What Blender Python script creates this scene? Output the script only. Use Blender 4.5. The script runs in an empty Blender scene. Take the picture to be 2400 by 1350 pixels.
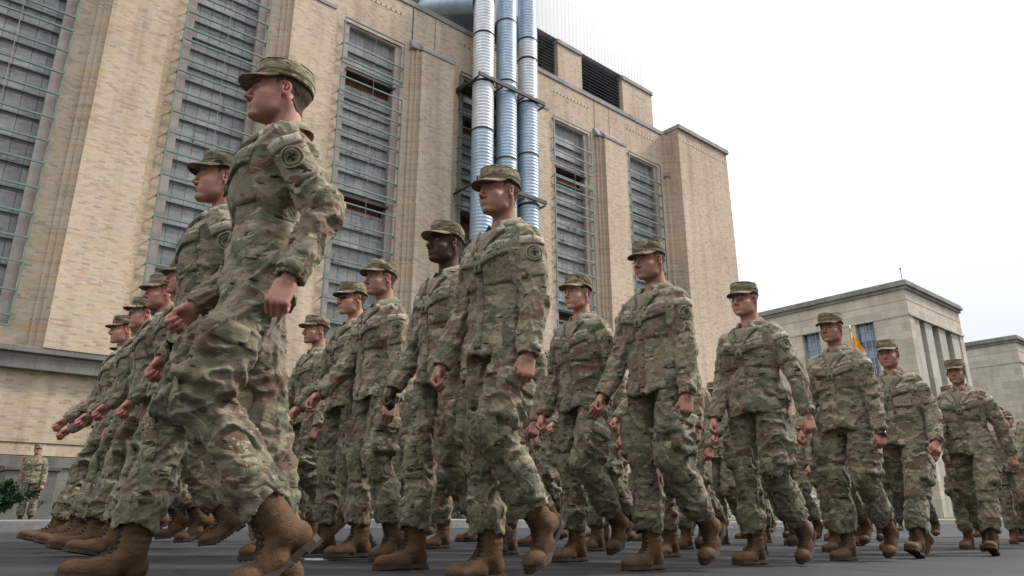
import bpy, math, random
import numpy as np
from mathutils import Vector, Matrix
from mathutils.bvhtree import BVHTree
R = math.radians
scene = bpy.context.scene
# ------------------------------------------------------------------ camera
cam_d = bpy.data.cameras.new("camera"); cam = bpy.data.objects.new("camera", cam_d)
scene.collection.objects.link(cam); scene.camera = cam
cam.location = (0, 0, 0.30)
cam.rotation_euler = (R(90 + 17.6), 0, 0)
cam_d.sensor_width = 36; cam_d.lens = 36 * 1670 / 2400
cam_d.clip_start = 0.05; cam_d.clip_end = 3000
cam_d.dof.use_dof = True; cam_d.dof.focus_distance = 3.2; cam_d.dof.aperture_fstop = 10.0
# ------------------------------------------------------------------ sky and sun (overcast, sun veiled, behind right)
world = bpy.data.worlds.new("World"); scene.world = world; world.use_nodes = True
wn = world.node_tree.nodes; wl = world.node_tree.links; wn.clear()
SUN_EL, SUN_AZ = 44, 72            # azimuth from +Y towards +X
sky = wn.new('ShaderNodeTexSky'); sky.sky_type = 'NISHITA'; sky.sun_disc = False
sky.sun_elevation = R(SUN_EL); sky.sun_rotation = R(SUN_AZ)
sc = wn.new('ShaderNodeVectorMath'); sc.operation = 'SCALE'; sc.inputs['Scale'].default_value = 0.10
wl.new(sky.outputs[0], sc.inputs[0])
tc = wn.new('ShaderNodeTexCoord'); mp = wn.new('ShaderNodeMapping'); mp.inputs['Scale'].default_value = (1.0, 1.0, 2.2)
wl.new(tc.outputs['Generated'], mp.inputs[0])
nz = wn.new('ShaderNodeTexNoise'); nz.inputs['Scale'].default_value = 2.6; nz.inputs['Detail'].default_value = 5
nz.inputs['Roughness'].default_value = 0.5; wl.new(mp.outputs[0], nz.inputs[0])
cr = wn.new('ShaderNodeValToRGB')
cr.color_ramp.elements[0].position = 0.45; cr.color_ramp.elements[0].color = (0.84, 0.87, 0.92, 1)
cr.color_ramp.elements[1].position = 0.66; cr.color_ramp.elements[1].color = (1.22, 1.24, 1.27, 1)
wl.new(nz.outputs[0], cr.inputs[0])
sz = wn.new('ShaderNodeSeparateXYZ'); wl.new(tc.outputs['Generated'], sz.inputs[0])
zr = wn.new('ShaderNodeMapRange'); zr.inputs[1].default_value = 0.02; zr.inputs[2].default_value = 0.95; zr.inputs[3].default_value = 0.58; zr.inputs[4].default_value = 1.7
wl.new(sz.outputs[2], zr.inputs[0]); zs = wn.new('ShaderNodeVectorMath'); zs.operation = 'SCALE'; wl.new(cr.outputs[0], zs.inputs[0]); wl.new(zr.outputs[0], zs.inputs['Scale'])
mx = wn.new('ShaderNodeMix'); mx.data_type = 'RGBA'; mx.inputs[0].default_value = 0.94
wl.new(sc.outputs[0], mx.inputs[6]); wl.new(zs.outputs[0], mx.inputs[7])
bg = wn.new('ShaderNodeBackground'); bg.inputs[1].default_value = 1.0
wo = wn.new('ShaderNodeOutputWorld'); wl.new(mx.outputs[2], bg.inputs[0]); wl.new(bg.outputs[0], wo.inputs[0])
sd = bpy.data.lights.new("sun", 'SUN'); so = bpy.data.objects.new("sun", sd); scene.collection.objects.link(so)
sd.energy = 3.2; sd.angle = R(9); sd.color = (1.0, 0.95, 0.88)
so.rotation_euler = (R(90 - SUN_EL), 0, R(180 - SUN_AZ)); so.location = (20, 20, 40)
vs = scene.view_settings; vs.view_transform = 'Standard'; vs.look = 'None'; vs.exposure = 0.45; vs.gamma = 1.0
vs.use_curve_mapping = False
# ------------------------------------------------------------------ helpers
COL = scene.collection
def link_mesh(name, me, parent=None, mat=None, label=None):
    o = bpy.data.objects.new(name, me); COL.objects.link(o)
    if parent is not None: o.parent = parent
    if mat is not None: me.materials.append(mat)
    if label: o['label'] = label
    return o
def np_mesh(name, V, Fq, smooth=True):
    me = bpy.data.meshes.new(name); V = np.asarray(V, dtype=np.float32); Fq = np.asarray(Fq, dtype=np.int32)
    k = Fq.shape[1]
    me.vertices.add(len(V)); me.vertices.foreach_set('co', V.ravel())
    me.loops.add(Fq.size); me.loops.foreach_set('vertex_index', Fq.ravel())
    me.polygons.add(len(Fq)); me.polygons.foreach_set('loop_start', np.arange(0, Fq.size, k, dtype=np.int32))
    me.polygons.foreach_set('loop_total', np.full(len(Fq), k, dtype=np.int32))
    me.update(calc_edges=True)
    me.polygons.foreach_set('use_smooth', np.full(len(Fq), smooth)); me.validate(); return me
def empty(name, label, cat, loc=(0,0,0), rz=0, group=None, scale=1):
    o = bpy.data.objects.new(name, None); COL.objects.link(o); o.location = loc; o.rotation_euler = (0,0,rz)
    o.scale = (scale,)*3; o['label'] = label; o['category'] = cat; o.empty_display_size = .2
    if group: o['group'] = group
    return o
def tag(o, label, cat, group=None):
    o['label'] = label; o['category'] = cat
    if group: o['group'] = group
    return o
class MB:
    """collects simple solids into one mesh"""
    def __init__(s): s.v = []; s.f = []
    def add(s, vs_, fs_):
        n = len(s.v); s.v += [tuple(v) for v in vs_]; s.f += [tuple(i+n for i in f) for f in fs_]
    def box(s, x0, x1, y0, y1, z0, z1, M=None):
        p = [(x,y,z) for z in (z0,z1) for y in (y0,y1) for x in (x0,x1)]
        if M is not None: p = [M @ Vector(q) for q in p]
        s.add(p, [(0,2,3,1),(4,5,7,6),(0,1,5,4),(2,6,7,3),(0,4,6,2),(1,3,7,5)]); return s
    def tube(s, pts, r, n=8, cap=True):
        pts = [Vector(p) for p in pts]; rs = r if hasattr(r,'__len__') else [r]*len(pts)
        b = len(s.v); up = Vector((0,0,1))
        for i,p in enumerate(pts):
            d = (pts[min(i+1,len(pts)-1)] - pts[max(i-1,0)]).normalized()
            if abs(d.dot(up)) > .95: up = Vector((0,1,0)) if abs(d.y) < .9 else Vector((1,0,0))
            a = d.cross(up).normalized(); c = a.cross(d); up = c
            for k in range(n):
                t = 2*math.pi*k/n; s.v.append(tuple(p + (a*math.cos(t)+c*math.sin(t))*rs[i]))
        for i in range(len(pts)-1):
            for k in range(n):
                k2=(k+1)%n; s.f.append((b+i*n+k, b+i*n+k2, b+(i+1)*n+k2, b+(i+1)*n+k))
        if cap:
            s.f.append(tuple(b+k for k in range(n))[::-1]); s.f.append(tuple(b+(len(pts)-1)*n+k for k in range(n)))
        return s
    def prism(s, poly, z0, z1, axis='z'):
        n=len(poly)
        f = {'z':lambda p,h:(p[0],p[1],h),'y':lambda p,h:(p[0],h,p[1]),'x':lambda p,h:(h,p[0],p[1])}[axis]
        vs_=[f(p,z0) for p in poly]+[f(p,z1) for p in poly]
        fs=[tuple(range(n))[::-1], tuple(range(n,2*n))]+[(i,(i+1)%n,n+(i+1)%n,n+i) for i in range(n)]
        s.add(vs_,fs); return s
    def build(s, name, mat, parent=None, smooth=False, label=None, bevel=0):
        me = bpy.data.meshes.new(name); me.from_pydata(s.v, [], s.f); me.update()
        import bmesh
        bm = bmesh.new(); bm.from_mesh(me); bmesh.ops.recalc_face_normals(bm, faces=bm.faces); bm.to_mesh(me); bm.free()
        if smooth: me.polygons.foreach_set('use_smooth', [True]*len(me.polygons))
        o = link_mesh(name, me, parent, mat, label)
        if bevel:
            b = o.modifiers.new('bevel','BEVEL'); b.width = bevel; b.segments = 2; b.limit_method='ANGLE'
        return o
# ------------------------------------------------------------------ node helpers
class NT:
    def __init__(s, name):
        s.m = bpy.data.materials.new(name); s.m.use_nodes = True; s.n = s.m.node_tree.nodes; s.l = s.m.node_tree.links
        s.bsdf = s.n['Principled BSDF']
    def node(s, t, **kw):
        x = s.n.new(t)
        for k,v in kw.items():
            if k.startswith('i_'):
                kk = k[2:].replace('_',' '); x.inputs[kk].default_value = v
            else: setattr(x,k,v)
        return x
    def link(s,a,b): s.l.new(a,b)
    def coord(s, kind='Object', scale=(1,1,1), rnd=False, rot=(0,0,0)):
        t = s.node('ShaderNodeTexCoord'); m = s.node('ShaderNodeMapping'); m.inputs['Scale'].default_value = scale
        m.inputs['Rotation'].default_value = rot
        s.link(t.outputs[kind], m.inputs[0])
        if rnd:
            oi = s.node('ShaderNodeObjectInfo'); mu = s.node('ShaderNodeVectorMath', operation='SCALE'); 
            cb = s.node('ShaderNodeCombineXYZ'); 
            for i in range(3): s.link(oi.outputs['Random'], cb.inputs[i])
            mu.inputs['Scale'].default_value = 37.0; s.link(cb.outputs[0], mu.inputs[0])
            ad = s.node('ShaderNodeVectorMath', operation='ADD'); s.link(m.outputs[0], ad.inputs[0]); s.link(mu.outputs[0], ad.inputs[1])
            return ad.outputs[0]
        return m.outputs[0]
    def noise(s, vec, scale, detail=3, rough=.5, dist=0, off=0, out=0):
        n = s.node('ShaderNodeTexNoise'); n.inputs['Scale'].default_value=scale; n.inputs['Detail'].default_value=detail
        n.inputs['Roughness'].default_value=rough; n.inputs['Distortion'].default_value=dist
        if off:
            a = s.node('ShaderNodeVectorMath', operation='ADD'); a.inputs[1].default_value=(off,off*1.7,off*.6)
            s.link(vec,a.inputs[0]); vec=a.outputs[0]
        s.link(vec,n.inputs['Vector']); return n.outputs[out]
    def ramp(s, fac, stops, interp='LINEAR'):
        r = s.node('ShaderNodeValToRGB'); r.color_ramp.interpolation=interp
        e = r.color_ramp.elements
        while len(e) < len(stops): e.new(.5)
        for i,(p,c) in enumerate(stops):
            e[i].position=p; e[i].color = tuple(c)+(1,) if hasattr(c,'__len__') else (c,c,c,1)
        s.link(fac, r.inputs[0]); return r.outputs[0]
    def mix(s, fac, a, b, mode='MIX'):
        m = s.node('ShaderNodeMix', data_type='RGBA', blend_type=mode)
        for sock,v in ((m.inputs[0],fac),(m.inputs[6],a),(m.inputs[7],b)):
            if isinstance(v,(int,float)): sock.default_value=v
            elif isinstance(v,tuple): sock.default_value = v+(1,) if len(v)==3 else v
            else: s.link(v,sock)
        return m.outputs[2]
    def math(s, op, a, b=None):
        m = s.node('ShaderNodeMath', operation=op)
        for i,v in enumerate((a,b)):
            if v is None: continue
            if isinstance(v,(int,float)): m.inputs[i].default_value=v
            else: s.link(v,m.inputs[i])
        return m.outputs[0]
    def bump(s, h, strength=.3, dist=.01, prev=None):
        b = s.node('ShaderNodeBump'); b.inputs['Strength'].default_value=strength; b.inputs['Distance'].default_value=dist
        s.link(h,b.inputs['Height'])
        if prev is not None: s.link(prev,b.inputs['Normal'])
        return b.outputs[0]
    def out(s, col=None, rough=.8, metal=0, normal=None, spec=None, **kw):
        b=s.bsdf
        if col is not None:
            if isinstance(col,tuple): b.inputs['Base Color'].default_value=col+(1,)
            else: s.link(col,b.inputs['Base Color'])
        if isinstance(rough,(int,float)): b.inputs['Roughness'].default_value=rough
        else: s.link(rough,b.inputs['Roughness'])
        b.inputs['Metallic'].default_value=metal
        if spec is not None: b.inputs['Specular IOR Level'].default_value=spec
        if normal is not None: s.link(normal,b.inputs['Normal'])
        for k,v in kw.items(): b.inputs[k.replace('_',' ')].default_value=v
        return s.m
def simple(name, col, rough=.7, metal=0, var=.25, scale=12, bump=.15, bdist=.004, spec=None):
    t=NT(name); v=t.coord(); n=t.noise(v,scale,4,.6)
    dark=tuple(c*(1-var) for c in col); light=tuple(min(1,c*(1+var)) for c in col)
    return t.out(t.ramp(n,[(.3,dark),(.7,light)]), rough, metal, t.bump(n,bump,bdist), spec)
# ------------------------------------------------------------------ building materials
def brick_mat(name, bw=.21, bh=.072, vertical=False):
    t=NT(name); tcn=t.node('ShaderNodeTexCoord'); sep=t.node('ShaderNodeSeparateXYZ'); t.link(tcn.outputs['Object'],sep.inputs[0])
    xy=t.math('ADD',sep.outputs[0],sep.outputs[1]); cb=t.node('ShaderNodeCombineXYZ')
    t.link(xy,cb.inputs[0 if not vertical else 1]); t.link(sep.outputs[2],cb.inputs[1 if not vertical else 0])
    b=t.node('ShaderNodeTexBrick'); t.link(cb.outputs[0],b.inputs['Vector'])
    b.inputs['Color1'].default_value=(0,0,0,1); b.inputs['Color2'].default_value=(1,1,1,1); b.inputs['Mortar'].default_value=(.5,.5,.5,1)
    b.inputs['Scale'].default_value=1; b.inputs['Mortar Size'].default_value=.006; b.inputs['Mortar Smooth'].default_value=.1
    b.inputs['Brick Width'].default_value=bw; b.inputs['Row Height'].default_value=bh; b.inputs['Bias'].default_value=0
    cl=t.noise(cb.outputs[0],1.3,3,.6); cl2=t.noise(t.coord(scale=(1,1,4)),2.2,3,.6,off=3)
    sel=t.math('ADD',t.math('MULTIPLY',b.outputs[0],.62),t.math('MULTIPLY',cl2,.42))
    col=t.ramp(sel,[(.15,(.36,.29,.22)),(.36,(.51,.425,.33)),(.60,(.60,.515,.41)),(.76,(.57,.44,.30)),(.90,(.53,.35,.21))])
    col=t.mix(t.math('MULTIPLY',b.outputs['Fac'],.75),col,(.50,.46,.39))
    big=t.noise(cb.outputs[0],.16,4,.6,off=7)
    col=t.mix(1.0,col,t.ramp(big,[(.3,(.80,.78,.76)),(.7,(1.0,1.0,1.0))]),'MULTIPLY')
    streak=t.noise(t.coord(scale=(1,1,.05)),1.6,4,.6,off=9)
    col=t.mix(1.0,col,t.ramp(streak,[(.32,(.78,.76,.73)),(.52,(1,1,1))]),'MULTIPLY')
    col=t.mix(1.0,col,(1.0,.955,.935),'MULTIPLY')
    inv=t.math('SUBTRACT',1.0,b.outputs['Fac'])
    return t.out(col,.85,0,t.bump(inv,.5,.012),.25)
M_brick=brick_mat('buff_brick'); M_soldier_course=brick_mat('upright_brick',.30,.085,True)
def stone_mat(name, c, blocks=None, stain=.5):
    t=NT(name); v=t.coord(); n1=t.noise(v,1.1,5,.65); n2=t.noise(v,14,4,.6); st=t.noise(t.coord(scale=(1,1,.15)),1.2,4,.65,off=4)
    col=t.ramp(n1,[(.3,tuple(k*.82 for k in c)),(.7,c)])
    col=t.mix(1.0,col,t.ramp(n2,[(.3,.85),(.7,1.05)]),'MULTIPLY')
    col=t.mix(1.0,col,t.ramp(st,[(.35,(1-stain,)*3),(.6,(1,1,1))]),'MULTIPLY')
    nb=t.bump(n2,.25,.01)
    if blocks:
        tcn=t.node('ShaderNodeTexCoord'); sep=t.node('ShaderNodeSeparateXYZ'); t.link(tcn.outputs['Object'],sep.inputs[0])
        xy=t.math('ADD',sep.outputs[0],sep.outputs[1]); cb=t.node('ShaderNodeCombineXYZ'); t.link(xy,cb.inputs[0]); t.link(sep.outputs[2],cb.inputs[1])
        b=t.node('ShaderNodeTexBrick'); t.link(cb.outputs[0],b.inputs['Vector']); b.inputs['Scale'].default_value=1
        b.inputs['Brick Width'].default_value=blocks[0]; b.inputs['Row Height'].default_value=blocks[1]; b.inputs['Mortar Size'].default_value=blocks[2]
        b.inputs['Color1'].default_value=(.80,.79,.77,1); b.inputs['Color2'].default_value=(1.05,1.03,1.0,1); b.inputs['Mortar'].default_value=(.62,.6,.58,1)
        col=t.mix(1.0,col,b.outputs[0],'MULTIPLY')
    return t.out(col,.85,0,nb,.25)
M_stone=stone_mat('weathered_grey_stone',(.235,.215,.205),(1.5,.9,.012),.45)
M_coping=stone_mat('coping_stone',(.37,.355,.355),(1.2,3,.012),.3)
M_base=stone_mat('base_stone',(.26,.25,.24),(1.4,.6,.01),.3)
M_lime=stone_mat('limestone',(.60,.54,.46),(1.55,.72,.012),.14)
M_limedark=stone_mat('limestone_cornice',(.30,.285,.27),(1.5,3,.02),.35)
M_limepanel=stone_mat('limestone_pilaster',(.54,.50,.455),(3,2.4,.012),.12)
M_conc=stone_mat('jamb_concrete',(.42,.355,.33),None,.25)
M_green=simple('green_paint',(.115,.180,.155),.6,0,.35,30,.2)
M_shelf=simple('green_grey_sill',(.15,.185,.175),.7,0,.3,20,.2)
def infill_mat():
    t=NT('grey_block_infill'); tcn=t.node('ShaderNodeTexCoord'); sep=t.node('ShaderNodeSeparateXYZ'); t.link(tcn.outputs['Object'],sep.inputs[0])
    cb=t.node('ShaderNodeCombineXYZ'); t.link(sep.outputs[0],cb.inputs[0]); t.link(sep.outputs[2],cb.inputs[1])
    b=t.node('ShaderNodeTexBrick'); t.link(cb.outputs[0],b.inputs['Vector']); b.inputs['Scale'].default_value=1
    b.offset=0.0
    b.inputs['Brick Width'].default_value=.42; b.inputs['Row Height'].default_value=.79; b.inputs['Mortar Size'].default_value=.013
    b.inputs['Color1'].default_value=(.225,.225,.23,1); b.inputs['Color2'].default_value=(.315,.315,.32,1); b.inputs['Mortar'].default_value=(.10,.10,.105,1)
    n=t.noise(t.coord(scale=(1,1,2.5)),3,5,.65)
    col=t.mix(1.0,b.outputs[0],t.ramp(n,[(.3,.7),(.7,1.2)]),'MULTIPLY')
    return t.out(col,.6,0,t.bump(t.math('SUBTRACT',1.0,b.outputs['Fac']),.5,.02),.4)
M_infill=infill_mat()
M_dark=simple('dark_void',(.012,.012,.013),.8)
M_rust=simple('rusty_panel',(.20,.085,.05),.8,0,.45,4,.3)
M_beam=simple('rusty_beam',(.06,.045,.035),.7,.2,.5,14,.3)
M_louvre=simple('dark_louvre',(.13,.155,.165),.5,.2,.3)
M_white=None
def white_sheet():
    t=NT('white_corrugated_metal'); tcn=t.node('ShaderNodeTexCoord'); sep=t.node('ShaderNodeSeparateXYZ'); t.link(tcn.outputs['Object'],sep.inputs[0])
    w=t.math('SINE',t.math('MULTIPLY',sep.outputs[0],2*math.pi/.30)); 
    n=t.noise(t.coord(),3,4)
    col=t.mix(1.0,t.ramp(t.math('ADD',t.math('MULTIPLY',w,.5),.5),[(.0,(.36,.37,.38)),(.45,(.50,.505,.51))]),t.ramp(n,[(.3,.95),(.7,1)]),'MULTIPLY')
    return t.out(col,.5,0,None,.3)
M_white=white_sheet()
def duct_mat(name,c,metal,rough):
    t=NT(name); n=t.noise(t.coord(scale=(1,1,.6)),1.8,5,.6); n2=t.noise(t.coord(scale=(3,3,.3)),4,3,.6,off=2)
    col=t.ramp(n,[(.3,tuple(k*.8 for k in c)),(.7,tuple(min(1,k*1.1) for k in c))])
    col=t.mix(1.0,col,t.ramp(n2,[(.3,(.82,.82,.84)),(.6,(1,1,1))]),'MULTIPLY')
    return t.out(col,rough,metal,None,.5)
M_duct_b=duct_mat('blue_grey_sheet',(.40,.50,.60),.25,.42)
M_duct_w=duct_mat('bright_galvanised_sheet',(.66,.67,.68),.15,.32)
# ------------------------------------------------------------------ ground
FA=R(90-49.75)                        # facade direction
DXF,DYF=math.cos(FA),math.sin(FA)
def gh(x,y):
    "height of the cambered road; level again beyond the kerb"
    w=-x*DYF+y*DXF                     # distance towards the building
    h=-0.075*math.tanh((x-1.5)/3.5)
    return h
def asphalt():
    t=NT('asphalt'); v=t.coord()
    n=t.noise(v,90,3,.7); n2=t.noise(v,.55,5,.6); n3=t.noise(v,6,5,.6,off=4)
    col=t.ramp(n2,[(.3,(.017,.017,.019)),(.5,(.024,.024,.026)),(.7,(.034,.034,.037))])
    col=t.mix(1.0,col,t.ramp(n,[(.3,.55),(.7,1.5)]),'MULTIPLY'); col=t.mix(1.0,col,t.ramp(n3,[(.3,.70),(.7,1.2)]),'MULTIPLY')
    n6=t.noise(t.coord(scale=(.12,1.6,1),rot=(0,0,-FA)),1.4,5,.6,off=6); col=t.mix(1.0,col,t.ramp(n6,[(.3,.62),(.5,1.0),(.7,1.35)]),'MULTIPLY')
    vo=t.node('ShaderNodeTexVoronoi',feature='DISTANCE_TO_EDGE'); vo.inputs['Scale'].default_value=.33
    wv=t.node('ShaderNodeVectorMath',operation='ADD'); nn=t.node('ShaderNodeTexNoise'); nn.inputs['Scale'].default_value=1.7; nn.inputs['Detail'].default_value=6
    t.link(v,nn.inputs['Vector']); sc_=t.node('ShaderNodeVectorMath',operation='SCALE'); sc_.inputs['Scale'].default_value=.9
    t.link(nn.outputs['Color'],sc_.inputs[0]); t.link(v,wv.inputs[0]); t.link(sc_.outputs[0],wv.inputs[1]); t.link(wv.outputs[0],vo.inputs['Vector'])
    crk=t.ramp(vo.outputs[0],[(.0,(.15,.15,.15)),(.010,(1,1,1))])
    col=t.mix(.9,col,crk,'MULTIPLY')
    return t.out(col,t.ramp(n3,[(.3,.68),(.7,.85)]),0,t.bump(n,.5,.004,t.bump(vo.outputs[0],0.0,.0)),.35)
M_asph=asphalt()
def grass_mat():
    t=NT('grass_and_soil'); v=t.coord(); n=t.noise(v,1.2,5,.6); n2=t.noise(v,40,3,.7)
    col=t.ramp(n,[(.35,(.05,.085,.022)),(.65,(.085,.125,.03))]); col=t.mix(1.0,col,t.ramp(n2,[(.3,.6),(.7,1.3)]),'MULTIPLY')
    return t.out(col,.95,0,t.bump(n2,.8,.03),.1)
M_grass=grass_mat()
# one ground sheet out to the horizon (fine near the camera)
def axis(): 
    a=list(np.arange(-12,14.01,.5)); o=14
    while o<1500: o*=1.5; a.append(o)
    o=12; 
    while o<1500: o*=1.5; a.insert(0,-o)
    return a
gx=axis(); gy=axis()
V=[(x,y,gh(x,y)) for y in gy for x in gx]; nx_=len(gx)
Fc=[(j*nx_+i,j*nx_+i+1,(j+1)*nx_+i+1,(j+1)*nx_+i) for j in range(len(gy)-1) for i in range(nx_-1)]
go=link_mesh('road',np_mesh('road',V,Fc),None,M_asph); go['kind']='structure'
# ---- frame of the building side: local x along the facade, local y away from the camera
PF=Vector((-24.1*DYF,24.1*DXF,0)); 
def L2W(x,y,z=0): return Vector((PF.x+x*DXF-y*DYF, PF.y+x*DYF+y*DXF, z))
def strip(name,y0,y1,z,mat,x0=-60,x1=140,thick=.14,kind='structure'):
    m=MB(); N=100
    xs=np.linspace(x0,x1,N+1); b=[]
    for x in xs:
        for y in (y0,y1):
            w=L2W(x,y); g=gh(w.x,w.y); m.v.append((w.x,w.y,g+z)); m.v.append((w.x,w.y,g+z-thick))
    for i in range(N):
        a=4*i; c=a+4
        m.f += [(a,c,c+2,a+2),(a,a+1,c+1,c),(a+2,c+2,c+3,a+3)]
    m.f += [(0,2,3,1)]
    o=m.build(name,mat); o['kind']=kind; return o
M_kerb=stone_mat('kerb_concrete',(.30,.30,.30),(2.4,5,.01),.2)
strip('kerb',-12.4,-12.22,.13,M_kerb); strip('grass_verge',-12.22,-11.3,.12,M_grass); strip('pavement',-11.3,-9.2,.135,M_kerb)
strip('lawn',-9.2,40,.11,M_grass,x0=-120,x1=400)
# lane marking dashes, small worn paint flecks
M_paint=simple('worn_white_paint',(.62,.62,.60),.7,0,.3,20)
for nm,(x,y),(lx,ly),rz in (('road_marking',(-1.45,4.35),(.11,.022),.1),('road_marking',(-1.12,4.38),(.07,.018),.05),):
    m=MB(); g=gh(x,y)
    m.box(-lx,lx,-ly,ly,-.004,.004); o=m.build(nm,M_paint); o.location=(x,y,g+.004); o.rotation_euler=(0,0,rz); o['kind']='structure'
# ------------------------------------------------------------------ power plant
pp=empty('power_plant','long buff brick power plant with tall gridded windows and rooftop louvres','building',PF,FA)
ZB=-.4
WIN=[(-7.15+6.05*k-0.05,-4.35+6.05*k) for k in range(0,2)]+[(4.95+6.05*k-6.05+0.0,7.8+6.05*k-6.05) for k in range(1,6)]
WIN=[(-7.15,-4.3),(-1.1,1.72),(4.98,7.82),(11.03,13.9),(17.1,19.95),(23.15,25.92),(29.15,31.95)]
WZ0,WZ1=5.35,20.4
w=MB(); T=.55
w.box(-30,WIN[0][0],0,T,4.8,22.8)
for i,(a,b) in enumerate(WIN):
    w.box(a,b,0,T,4.8,WZ0); w.box(a,b,0,T,WZ1,22.8)
    nx=WIN[i+1][0] if i+1<len(WIN) else 32.999
    w.box(b,nx,0,T,4.8,22.8)
w.box(-30,32.999,-.05,T,2.2,4.17)
w.build('wall',M_brick,pp)
w=MB(); w.box(33.0,38.2,-.95,14,2.2,4.17); w.box(33.0,38.2,-.95,14,4.8,23.0); w.build('corner_block',M_brick,pp)
MB().box(-30,33.27,-.062,T,1.85,2.17).build('soldier_course',M_soldier_course,pp)
MB().box(-30,33.27,-.08,T,2.172,2.198).build('drip_line',M_beam,pp)
w=MB(); w.box(-30,33.27,-.16,T,1.52,1.82); w.box(33.27,38.35,-1.1,14,1.52,1.82); w.build('water_table',M_stone,pp,bevel=.02)
w=MB(); w.box(-30,33.29,-.10,T,ZB,1.518); w.box(33.29,38.25,-1.0,14,ZB,1.518); w.build('stone_base',M_base,pp)
w=MB(); w.box(-30,33.25,-.30,T,4.172,4.62); w.box(-30,33.25,-.42,T,4.622,4.798); w.box(33.25,38.45,-1.22,14,4.172,4.798)
w.build('stone_ledge',M_stone,pp,bevel=.02)
w=MB(); w.box(-30,32.94,-.06,.12,22.802,23.08); w.box(32.95,38.33,-1.08,.4,23.002,23.3); w.box(37.8,38.33,.402,14,23.002,23.3); w.build('parapet_coping',M_coping,pp,bevel=.02)
# dentil holes under the parapet
w=MB()
x=39
while x<38.7:
    if x<33.2:
        if not any(abs(x-(c+6.05*k))<1.6 for c in (3.45,) for k in range(-2,5)): w.box(x,x+.07,-.004,.05,22.05,22.17)
    elif x>33.6: w.box(x,x+.07,-.954,-.9,22.25,22.37)
    x+=.26
t=NT('brick_with_holes'); tcn=t.node('ShaderNodeTexCoord'); sep=t.node('ShaderNodeSeparateXYZ'); t.link(tcn.outputs['Object'],sep.inputs[0])
q=t.math('FRACT',t.math('DIVIDE',sep.outputs[0],.26)); t.out(t.mix(t.math('GREATER_THAN',q,.70),(.50,.43,.33),(.10,.08,.06)),.9); M_dent=t.m
for k in range(-3,6):
    c=3.42+6.05*k; MB().box(max(c+1.6,-20),min(c+4.45,33.1),-.012,.01,22.05,22.17).build('dentil_course',M_dent,pp) if c+1.6<33 else None
MB().box(33.3,38.2,-.962,-.94,22.25,22.37).build('dentil_course',M_dent,pp)
# stepped buttresses between the windows
for k in range(-2,5):
    c=3.42+6.05*k
    b=MB(); b.box(c-1.15,c+1.25,-.11,.0,4.80,20.55); b.box(c-.98,c+1.05,-.22,-.11,4.801,20.45); b.box(c-.80,c+.98,-.44,-.22,4.802,20.35)
    o=b.build('buttress',M_brick,pp)
    cp=MB(); cp.prism([(-.48,20.36),(-.48,20.54),(-.02,20.98),(.0,20.98),(.0,20.56),(-.17,20.552)],c-.80,c+1.02,'x'); cp.prism([(-.27,20.47),(-.27,20.60),(-.02,20.98),(.0,20.98),(.0,20.47)],c-1.24,c-.803,'x'); cp.build('buttress_cap',M_coping,o)
    g=MB(); g.box(c-1.15,c-1.09,-.006,.02,20.99,22.75); g.box(c+.1,c+.13,-.006,.02,20.99,22.75); g.build('groove',M_beam,o)
# step next to the corner block
b=MB(); b.box(32.6,32.84,-.18,0,4.801,22.79); b.box(32.84,32.998,-.42,0,4.802,22.78); b.build('buttress',M_brick,pp)
MB().box(32.5,32.83,-.24,0,19.9,20.15).build('stone_block',M_coping,pp)
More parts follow.
